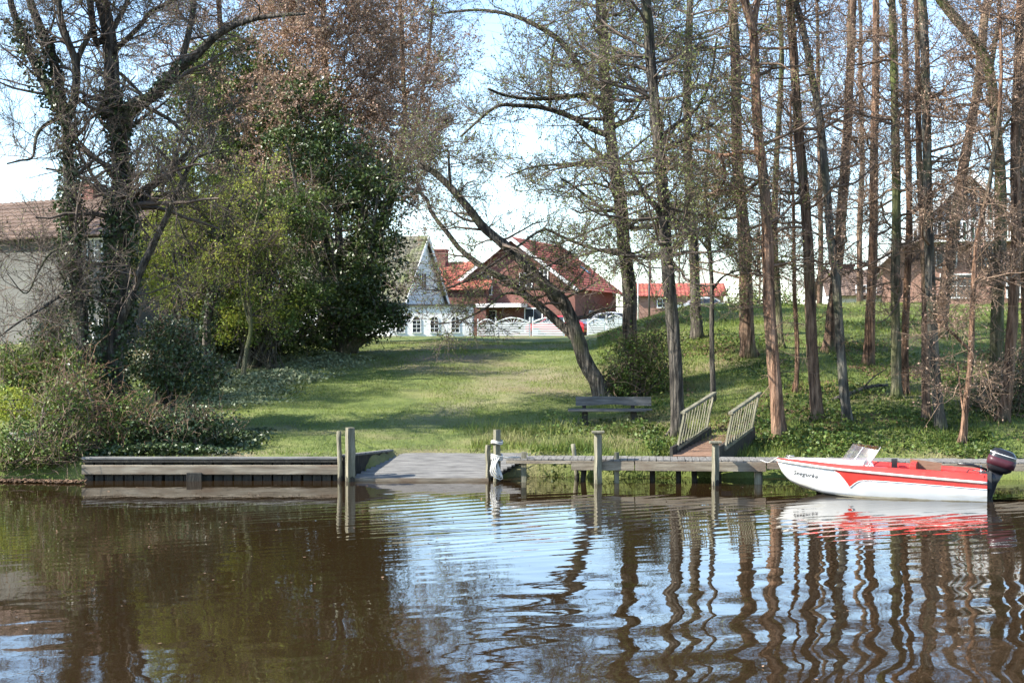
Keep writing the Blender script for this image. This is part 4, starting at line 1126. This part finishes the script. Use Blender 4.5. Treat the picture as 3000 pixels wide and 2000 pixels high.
mb = MB(); mb.box((1.38, -.02, -.13), (2.7, .16, .16)); mb.build("float_beam", M['wood_black'], sp)
# ------------------------------------------------------------------ jetty
JA = np.array([-.12, 29.62]); JB = np.array([11.2, 28.55]); JL = np.linalg.norm(JB - JA); ja = math.atan2(JB[1] - JA[1], JB[0] - JA[0])
jt = thing("jetty", (JA[0], JA[1], 0), "long narrow weathered jetty running behind the boat", "jetty", rz=ja)
mb = MB(); mb.box((0, 0, 0), (.132, .86, .035), 0, None, .004); pl = mb.build("plank", M['wood_deck'], jt)
npl = int(JL / .142)
for i in range(npl):
    c = pl if i == 0 else dup(pl, jt)
    c.location = (.07 + i * .142, .43 + R.normal(0, .008), .455 + R.normal(0, .003)); c.rotation_euler = (R.normal(0, .004), 0, R.normal(0, .006))
for x0, x1, zz, h in ((0, 1.30, .405, .06), (1.30, 2.55, .345, .18), (2.56, 5.12, .345, .185), (5.13, 8.4, .37, .13), (8.41, JL, .37, .13)):
    mb = MB(); mb.box(((x0 + x1) / 2, -.035, zz), (x1 - x0 - .01, .055, h), 0, None, .006); mb.build("fascia", M['wood'], jt)
mb = MB(); mb.box((JL / 2, .8, .37), (JL, .06, .13)); mb.build("rear_beam", M['wood_black'], jt)
for x in (.3, 1.55, 2.9, 3.42, 3.72, 4.2, 6.2, 7.6, 9.2, 10.6):
    mb = MB(); tubes(mb, np.array([[[x, .55 + R.uniform(-.2, .2), -.8], [x + R.normal(0, .02), .5, -.1], [x, .5, .40]]]), [.06], [.055], 8, 0, True, True); mb.build("pile", M['wood_black'], jt)
for x in (.35, 2.2):
    mb = MB(); mb.box((x, .1, .1), (.1, .1, 1.0)); mb.build("pile", M['wood_post'], jt)
mb = MB(); tubes(mb, np.array([[[4.98, .12, -.8], [4.98, .12, -.1], [4.98, .12, .42]]]), [.085], [.08], 10, 0, True, True); mb.build("pile", M['wood_post'], jt)
post(1692, 1300, 1400, 30.6, 14, "short slanting stake behind the jetty planks", square=False, lean=(-.14, 0))
post(1752, 1268, 1423, 29.3, 21, "capped jetty post in the middle with pale rope mark", square=True, capd=True)
post(2096, 1298, 1418, 28.95, 20, "capped jetty post in front of the steps", square=True, capd=True)

# steps / gangway with two slatted railings
st = thing("gangway_steps", (3.25, 30.15, .46), "short wooden gangway from jetty to bank", "steps")
dv = np.array([1.1, 2.3, .28]); du = dv / np.linalg.norm(dv); sd = np.array([.9, -.12, 0])
mb = MB(); mb.box((0, 0, 0), (.92, .19, .04), 0, None, .005); pl = mb.build("tread", M['wood_red'], st)
for i in range(11):
    c = pl if i == 0 else dup(pl, st)
    c.location = Vector(dv * (i + .3) / 11 + sd * .5 + np.array([0, 0, .02])); c.rotation_euler = (.1, 0, R.normal(-.05, .01))
Rm = np.stack([du, nrm(np.cross([0, 0, 1.0], du)), np.cross(du, nrm(np.cross([0, 0, 1.0], du)))], 1)
for s in (0, 1):
    mb = MB(); mb.box(dv * .5 + sd * s * 1.04 + np.array([-.02, 0, .03 - .05 * s]), (2.56, .06, .34 + .14 * s), 0, Rm); mb.build("stringer", M['wood_black'], st)
for s, lab in ((0, "left slatted wooden railing of the gangway, leaning right"), (1, "right slatted wooden railing of the gangway, leaning right")):
    o = np.array([3.25, 30.15, .46]) + sd * s * 1.06 + dv * .12 + np.array([.0, 0, .08])
    rl = thing("stair_railing", o, lab, "railing", "slatted railings either side of the gangway")
    run = dv * .74 + np.array([0, 0, .1]); tilt = np.array([.15, 0, .76])
    nb = 11
    for i in range(nb):
        w = .04 if i in (0, nb - 1) else .02
        a = run * i / (nb - 1); jt_ = np.array([R.normal(0, .008), 0, 0])
        mb = MB(); tubes(mb, np.array([[a, a + tilt * .5, a + tilt + jt_]]), [w * .75], [w * .7], 4, 0, False, True); mb.build("baluster" if 0 < i < nb - 1 else "newel", M['wood_post'], rl)
    mb = MB(); mb.box(run * .5 + tilt + np.array([0.0, 0, .03]), (np.linalg.norm(run) + .22, .10, .05), 0, np.stack([nrm(run), nrm(np.cross([0, 0, 1.0], run)), np.cross(nrm(run), nrm(np.cross([0, 0, 1.0], run)))], 1), .008); mb.build("handrail", M['wood_post'], rl)
    mb = MB(); mb.box(run * .5 + tilt * .06, (np.linalg.norm(run) + .1, .04, .06), 0, np.stack([nrm(run), nrm(np.cross([0, 0, 1.0], run)), np.cross(nrm(run), nrm(np.cross([0, 0, 1.0], run)))], 1)); mb.build("lower_rail", M['wood_post'], rl)

# ------------------------------------------------------------------ bench
BD = 35.0; bx = W(1788, 1240, BD)[0]; bz = gz(bx, BD) - .07
bn = thing("bench", (bx, BD, bz), "weathered grey wooden bench on the bank under the leaning tree", "bench")
for y, z, x0, x1 in ((-.22, .40, -1.0, .82), (-.03, .415, -1.0, .98), (.14, .42, -.98, .98)):
    mb = MB(); mb.box(((x0 + x1) / 2, y, z), (x1 - x0, .15, .04), 0, None, .008); mb.build("seat_slat", M['wood_bench_shaded'], bn)
t = np.linspace(-.8, .99, 15); lo = .50 + .035 * np.exp(-((t - .0) / .35) ** 2)
v = []
for yy in (.24, .275):
    for i, x in enumerate(t): v += [(x, yy, lo[i]), (x, yy + .06, .72 - .01 * (x > .2))]
k = 30; f = []
for i in range(14):
    a = 2 * i; f += [(a, a + 2, a + 3, a + 1), (k + a, k + a + 1, k + a + 3, k + a + 2), (a + 1, a + 3, k + a + 3, k + a + 1), (a, k + a, k + a + 2, a + 2)]
f += [(0, 1, k + 1, k), (28, k + 28, k + 29, 29)]
mb = MB(); mb.add(v, f); mb.build("back_board", M['wood_bench_shaded'], bn)
for x in (-.6, .55):
    mb = MB(); mb.box((x, -.0, .13), (.13, .3, .46)); mb.build("leg", M['wood_black'], bn)
    mb = MB(); mb.box((x, .315, .39), (.09, .05, .56), 0); mb.build("back_support", M['wood_black'], bn)

# stone steps at far left
s0 = thing("stone_step", (-10.4, 31.6, .45), "pale stone step at the far left edge of the bank", "step", "stone steps at the left edge")
mb = MB(); mb.box((0, 0, .08), (.9, .4, .2), 0, None, .03); mb.build("slab", M['stone'], s0)
s1 = thing("stone_step", (-10.5, 32.6, .62), "upper pale stone step at the far left edge", "step", "stone steps at the left edge")
mb = MB(); mb.box((0, 0, .1), (1.0, .4, .2), 0, None, .03); mb.build("slab", M['stone'], s1)

# ------------------------------------------------------------------ motor boat
BL = 3.72
TT = np.array([0, .02, .06, .12, .24, .34, .44, .58, .72, .86, 1.0])
BS = np.array([.015, .12, .25, .39, .56, .645, .69, .715, .72, .70, .66])      # half beam at the rail
ZS = np.array([.60, .595, .585, .57, .53, .50, .475, .44, .405, .37, .335])    # rail height
BC = np.array([.008, .04, .10, .19, .37, .47, .54, .59, .61, .61, .585])       # half beam at the chine
ZC = np.array([.585, .43, .27, .17, .055, .015, -.01, -.03, -.04, -.05, -.05])
ZK = np.array([.58, .40, .22, .11, -.01, -.06, -.09, -.11, -.12, -.12, -.12])
HD = np.array([.015, .022, .035, .045, .06, .07, .085, .10, .115, .125, .135])  # red topside above the rail


def ip(t, A): return np.interp(t, TT, A)


def side(t, v, s=1, off=0.0):
    t = np.asarray(t, float); v = np.asarray(v, float)
    y = ip(t, BS) * (1 - v) + ip(t, BC) * v + .035 * np.sin(v * np.pi) * smooth(.05, .4, t) + off
    z = ip(t, ZS) * (1 - v) + ip(t, ZC) * v
    return np.stack([BL * (1 - t) * np.ones_like(y), s * y, z * np.ones_like(y)], -1)


yaw = math.atan2(.30, -.954)
bt = thing("motor_boat", (8.48, 26.55, 0), "red and white motor boat moored at the right", "boat", rz=yaw)
bt.rotation_euler = (0, 0, yaw)
ts = np.linspace(0, 1, 44); nv = 9
mb = MB()
for s in (1, -1):
    vv = np.linspace(0, 1, nv)
    V = side(ts[:, None] * np.ones(nv), np.ones((44, 1)) * vv, s)
    Kl = np.stack([BL * (1 - ts), np.zeros(44), ip(ts, ZK)], -1)
    V = np.concatenate([V, (V[:, -1:] * .5 + Kl[:, None] * .5), Kl[:, None]], 1)
    n = nv + 2; i = (np.arange(43)[:, None] * n + np.arange(n - 1)).ravel()
    f = np.stack([i, i + 1, i + n + 1, i + n], -1)
    mb.add(V.reshape(-1, 3), f if s == 1 else f[:, ::-1], 0, True)
hull = mb.build("hull", M['hull_white'], bt)
# transom
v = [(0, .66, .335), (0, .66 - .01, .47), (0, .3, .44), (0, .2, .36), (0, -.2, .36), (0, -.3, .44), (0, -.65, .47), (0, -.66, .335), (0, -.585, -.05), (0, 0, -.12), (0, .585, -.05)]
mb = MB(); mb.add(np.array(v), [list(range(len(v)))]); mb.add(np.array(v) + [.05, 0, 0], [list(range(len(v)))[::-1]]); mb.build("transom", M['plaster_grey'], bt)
# rail
for s in (1, -1):
    mb = MB(); P = side(ts, np.zeros(44), s, .012); tubes(mb, P[None], np.full((1, 44), .022), None, 8, 0, True, True); mb.build("rub_rail", M['boat_cream'], bt)
    # red topside between rail and coaming
    b0 = np.stack([BL * (1 - ts), s * (ip(ts, BS) + .004), ip(ts, ZS) + .01], -1)
    b1 = np.stack([BL * (1 - ts), s * np.maximum(ip(ts, BS) - .035, .004), ip(ts, ZS) + ip(ts, HD)], -1)
    b2 = np.stack([BL * (1 - ts), s * np.maximum(ip(ts, BS) - .15, .003), ip(ts, ZS) + ip(ts, HD) + .015], -1)
    b3 = np.stack([BL * (1 - ts), s * np.maximum(ip(ts, BS) - .17, .002), ip(ts, ZS) + ip(ts, HD) - .06], -1)
    V = np.stack([b0, b1, b2, b3], 1); i = (np.arange(43)[:, None] * 4 + np.arange(3)).ravel()
    f = np.stack([i, i + 4, i + 5, i + 1], -1)
    mb = MB(); mb.add(V.reshape(-1, 3), f if s == 1 else f[:, ::-1], 0, True); mb.build("topside", M['boat_red'], bt)
    # inner cockpit side
    tc = np.linspace(.43, 1, 16)
    V = np.stack([np.stack([BL * (1 - tc), s * (ip(tc, BS) - .16), ip(tc, ZS) + ip(tc, HD) - .03], -1), np.stack([BL * (1 - tc), s * (ip(tc, BS) - .2), np.full(16, .02)], -1)], 1)
    i = np.arange(15) * 2; mb = MB(); mb.add(V.reshape(-1, 3), np.stack([i, i + 1, i + 3, i + 2], -1)); mb.build("cockpit_side", M['boat_red'], bt)
    tg = np.linspace(.30, 1, 50); ag = np.linspace(0, 1, 4); tpv = np.interp(tg, [.3, .5, 1], [.985, .88, .84]) - .03 * np.sin(tg * 23) * R.random(50) * smooth(.32, .5, tg)
    V = side(tg[:, None] * np.ones(4), tpv[:, None] + (1 - tpv[:, None]) * ag, s, .003); i = (np.arange(49)[:, None] * 4 + np.arange(3)).ravel()
    f = np.stack([i, i + 1, i + 5, i + 4], -1)
    mb = MB(); mb.add(V.reshape(-1, 3), f if s == 1 else f[:, ::-1], 0, True); mb.build("waterline_grime", M['grime'], bt)
    # painted red wedge on the side
    tw_ = np.array([.27, .29, .32, .345, .36, .37, .38, .395, .415, .44, .48, .55, .65, .8, 1.0]); dep = np.array([.03, .05, .17, .37, .52, .64, .55, .45, .345, .31, .285, .27, .26, .26, .28])
    tf = np.linspace(.27, 1, 90); df = np.interp(tf, tw_, dep)
    a = np.linspace(0, 1, 6)
    V = side(tf[:, None] * np.ones(6), .03 + (df[:, None] - .03) * a, s, .004); i = (np.arange(89)[:, None] * 6 + np.arange(5)).ravel()
    f = np.stack([i, i + 1, i + 7, i + 6], -1)
    mb = MB(); mb.add(V.reshape(-1, 3), f if s == 1 else f[:, ::-1], 0, True); mb.build("red_flash", M['boat_red'], bt)
    P = side(tf, df + .01, s, .006); mb = MB(); tubes(mb, P[None], np.full((1, 90), .006), None, 5); mb.build("flash_trim", M['trim_white'], bt)
# foredeck
td = np.linspace(.0, .43, 20); nn_ = 9
yy = np.linspace(-1, 1, nn_)
hw = np.maximum(ip(td, BS) - .15, .002)
V = np.stack([np.broadcast_to((BL * (1 - td))[:, None], (20, nn_)), hw[:, None] * yy, (ip(td, ZS) + ip(td, HD) + .012)[:, None] + .05 * (1 - yy ** 2) * (hw / .5)[:, None]], -1)
i = (np.arange(19)[:, None] * nn_ + np.arange(nn_ - 1)).ravel()
mb = MB(); mb.add(V.reshape(-1, 3), np.stack([i, i + nn_, i + nn_ + 1, i + 1], -1), 0, True); mb.build("foredeck", M['boat_cream'], bt)
# floor, dash, seats
tc = np.linspace(.40, 1, 10)
V = np.stack([np.stack([BL * (1 - tc), ip(tc, BS) - .19, np.full(10, .03)], -1), np.stack([BL * (1 - tc), -ip(tc, BS) + .19, np.full(10, .03)], -1)], 1)
i = np.arange(9) * 2; mb = MB(); mb.add(V.reshape(-1, 3), np.stack([i, i + 2, i + 3, i + 1], -1)); mb.build("floor", M['boat_red'], bt)
xd = BL * (1 - .43)
mb = MB(); mb.box((xd, 0, .33), (.05, 1.0, .50)); mb.build("dashboard", M['boat_red'], bt)
mb = MB(); mb.box((xd - .62, 0, .24), (.42, 1.04, .10), 0, None, .03); mb.box((xd - .86, 0, .44), (.10, 1.04, .34), 0, None, .03); mb.build("front_seat", M['boat_red'], bt)
mb = MB(); mb.box((.75, 0, .26), (.46, 1.02, .10), 0, None, .03); mb.build("rear_seat", M['boat_red'], bt)
mb = MB(); mb.box((xd - 1.05, -.34, .54), (.56, .03, .16), 0, Matrix.Rotation(-.12, 3, 'Y')); mb.build("wooden_board", M['wood_red'], bt)
mb = MB(); mb.box((xd - .5, -.38, .54), (.1, .2, .2), 0, None, .02); mb.build("bag", M['motor_black'], bt)
for y in (.36, -.36):
    mb = MB(); tubes(mb, np.array([[[.1, y, .47], [.1, y, .53], [.1, y - .06, .55], [.1, y - .12, .53], [.1, y - .12, .47]]]), [.01], [.01], 6, cap=True); mb.build("cleat", M['steel'], bt)
mb = MB(); an = np.linspace(0, 2 * np.pi, 25)
q = np.stack([xd - .14 + .06 * np.sin(an), .25 + .15 * np.cos(an), .56 + .14 * np.sin(an)], -1); tubes(mb, q[None], [.014], [.014], 6); tubes(mb, np.array([[[xd, .25, .5], [xd - .07, .25, .53], [xd - .14, .25, .56]]]), [.02], [.02], 6); mb.build("steering_wheel", M['trim_white'], bt)
# windscreen: raked wrap-round perspex
nu = 13; u = np.linspace(-1, 1, nu)
xb = xd + .44 - .52 * u ** 2; yb = .50 * u; zb = np.interp(1 - xb / BL, TT, ZS + HD) + .03 * (1 - u ** 2) + .01
xt = xb - .22 + .05 * u ** 2; yt = .46 * u; zt = zb + .31 - .03 * u ** 2
V = np.stack([np.stack([xb, yb, zb], -1), np.stack([(xb + xt) / 2, (yb + yt) / 2 * 1.03, (zb + zt) / 2], -1), np.stack([xt, yt, zt], -1)], 1)
i = (np.arange(nu - 1)[:, None] * 3 + np.arange(2)).ravel()
mb = MB(); mb.add(V.reshape(-1, 3), np.stack([i, i + 1, i + 4, i + 3], -1), 0, True); ws = mb.build("windscreen", M['perspex'], bt)
for pts in (V[0], V[-1], V[-3]):
    mb = MB(); tubes(mb, pts[None], [.008], [.006], 6, cap=True); mb.build("frame_strut", M['trim_white'], ws)
mb = MB(); tubes(mb, V[:, 0][None], np.full((1, nu), .006), None, 6); mb.build("lower_trim", M['trim_white'], ws)
mb = MB(); tubes(mb, V[:, 2][None], np.full((1, nu), .005), None, 6); mb.build("upper_edge", M['perspex'], ws)
# bow fitting and cleat
mb = MB(); tubes(mb, np.array([[[BL * .94, 0, .63], [BL * .94, 0, .67], [BL * .955, 0, .68], [BL * .915, 0, .68]]]), [.012], [.012], 6, cap=True); mb.build("bow_cleat", M['steel'], bt)
# name on the side, both sides of the hull
def boat_name(s):
    cu = bpy.data.curves.new("name_text", 'FONT'); cu.body = "Seegurke"; cu.size = .118; cu.shear = .45; cu.resolution_u = 3; cu.offset = .0004; cu.space_character = 1.08
    to = bpy.data.objects.new("name_tmp", cu); COL.objects.link(to)
    dg = bpy.context.evaluated_depsgraph_get(); me = bpy.data.meshes.new_from_object(to.evaluated_get(dg))
    bpy.data.objects.remove(to)
    n = len(me.vertices); co = np.empty(n * 3); me.vertices.foreach_get("co", co); co = co.reshape(-1, 3)
    wd = co[:, 0].max()
    t0 = .085
    if s == 1: t = t0 + co[:, 0] / BL
    else: t = t0 + (wd - co[:, 0]) / BL
    hgt = ip(t, ZS) - ip(t, ZC)
    drop = .215 + .10 * (t - t0) - co[:, 1]
    v = np.clip(drop / hgt, 0.02, .98)
    P = side(t, v, s, .006)
    me.vertices.foreach_set("co", P.astype(np.float32).ravel()); me.update()
    me.materials.append(M['ink'])
    o = bpy.data.objects.new("name_lettering", me); COL.objects.link(o); o.parent = bt


boat_name(1); boat_name(-1)

# outboard motor clamped to the transom
om = thing("outboard_motor", (8.48, 26.55, 0), "black outboard motor with plum stripes on the boat's stern", "motor", rz=yaw)
def loft(secs, m, name, parent, tilt=0.0, n=14, piv=(0, 0, 0)):
    """secs: (x, y, z, rx, ry) rounded sections stacked upward"""
    mb = MB(); an = np.arange(n) * 2 * np.pi / n
    V = []
    for (x, y, z, rx, ry) in secs:
        c = np.cos(an); s = np.sin(an); e = .6
        V.append(np.stack([x + rx * np.sign(c) * np.abs(c) ** e, y + ry * np.sign(s) * np.abs(s) ** e, np.full(n, z)], -1))
    V = np.concatenate(V); ca, sa = math.cos(tilt), math.sin(tilt); q = V - np.array(piv)
    V = np.stack([q[:, 0] * ca + q[:, 2] * sa, q[:, 1], -q[:, 0] * sa + q[:, 2] * ca], -1) + np.array(piv)
    k = len(secs); i = np.arange(n); f = np.concatenate([np.stack([r * n + i, r * n + (i + 1) % n, (r + 1) * n + (i + 1) % n, (r + 1) * n + i], -1) for r in range(k - 1)])
    mb.add(V, f, 0, True); mb.f.append((np.array([[(k - 1) * n + j for j in range(n)]]) + mb.n - len(V), 0, False)); mb.f.append((np.array([[n - 1 - j for j in range(n)]]) + mb.n - len(V), 0, False))
    return mb.build(name, M[m], parent)


TL = -.30; PV = (-.10, 0, .42)
cow = loft([(-.14, 0, .50, .16, .13), (-.16, 0, .56, .22, .17), (-.17, 0, .70, .24, .175), (-.17, 0, .84, .225, .165), (-.16, 0, .90, .17, .13), (-.15, 0, .915, .08, .06)], 'motor_black', "cowling", om, TL, 18, PV)
loft([(-.17, 0, .61, .246, .181), (-.17, 0, .69, .250, .185), (-.17, 0, .76, .246, .181)], 'motor_plum', "stripe", cow, TL, 18, PV)
loft([(-.165, 0, .82, .236, .172), (-.165, 0, .832, .234, .171)], 'trim_white', "stripe", cow, TL, 18, PV)
loft([(-.16, 0, -.28, .05, .035), (-.14, 0, .0, .07, .045), (-.13, 0, .3, .09, .06), (-.13, 0, .50, .14, .10)], 'motor_black', "mid_section", om, TL, 12, PV)
loft([(-.18, 0, -.42, .14, .04), (-.17, 0, -.36, .20, .06), (-.16, 0, -.30, .13, .045)], 'motor_black', "gearcase", om, TL, 12, PV)
mb = MB(); mb.box((-.14, 0, -.16), (.34, .24, .02)); mb.build("cavitation_plate", M['motor_black'], om)
mb = MB(); mb.box((-.03, 0, .33), (.10, .24, .30)); mb.box((.07, 0, .45), (.12, .22, .04)); mb.build("clamp_bracket", M['metal_dark'], om)
mb = MB(); tubes(mb, np.array([[[.0, .06, .52], [.25, .10, .60], [.5, .14, .62]]]), [.022], [.026], 8, cap=True); mb.build("tiller", M['motor_black'], om)
mb = MB(); tubes(mb, np.array([[[.0, -.05, .5], [.12, -.12, .47], [.3, -.16, .50], [.42, -.1, .35]]]), [.012], [.012], 6); mb.build("fuel_hose", M['motor_black'], om)
for k in range(3):
    a = k * 2.094; c, s_ = math.cos(a), math.sin(a)
    mb = MB(); mb.add(np.array([(-.40, .03 * c, -.28 + .03 * s_), (-.43, .12 * c - .05 * s_, -.28 + .12 * s_ + .05 * c), (-.40, .14 * c, -.28 + .14 * s_), (-.37, .12 * c + .05 * s_, -.28 + .12 * s_ - .05 * c)]), [(0, 1, 2), (0, 2, 3)]); mb.build("propeller_blade", M['metal_dark'], om)
# mooring line from bow to jetty
rp2 = thing("mooring_line", (4.9, 27.75, .62), "thin pale mooring line from the boat's bow to the jetty", "rope")
mb = MB(); tubes(mb, spline(np.array([[.08, 0, .04], [.0, .6, -.12], [-.05, 1.25, -.13]]), 12)[None], [.009], [.009], 5); mb.build("line", M['rope'], rp2)
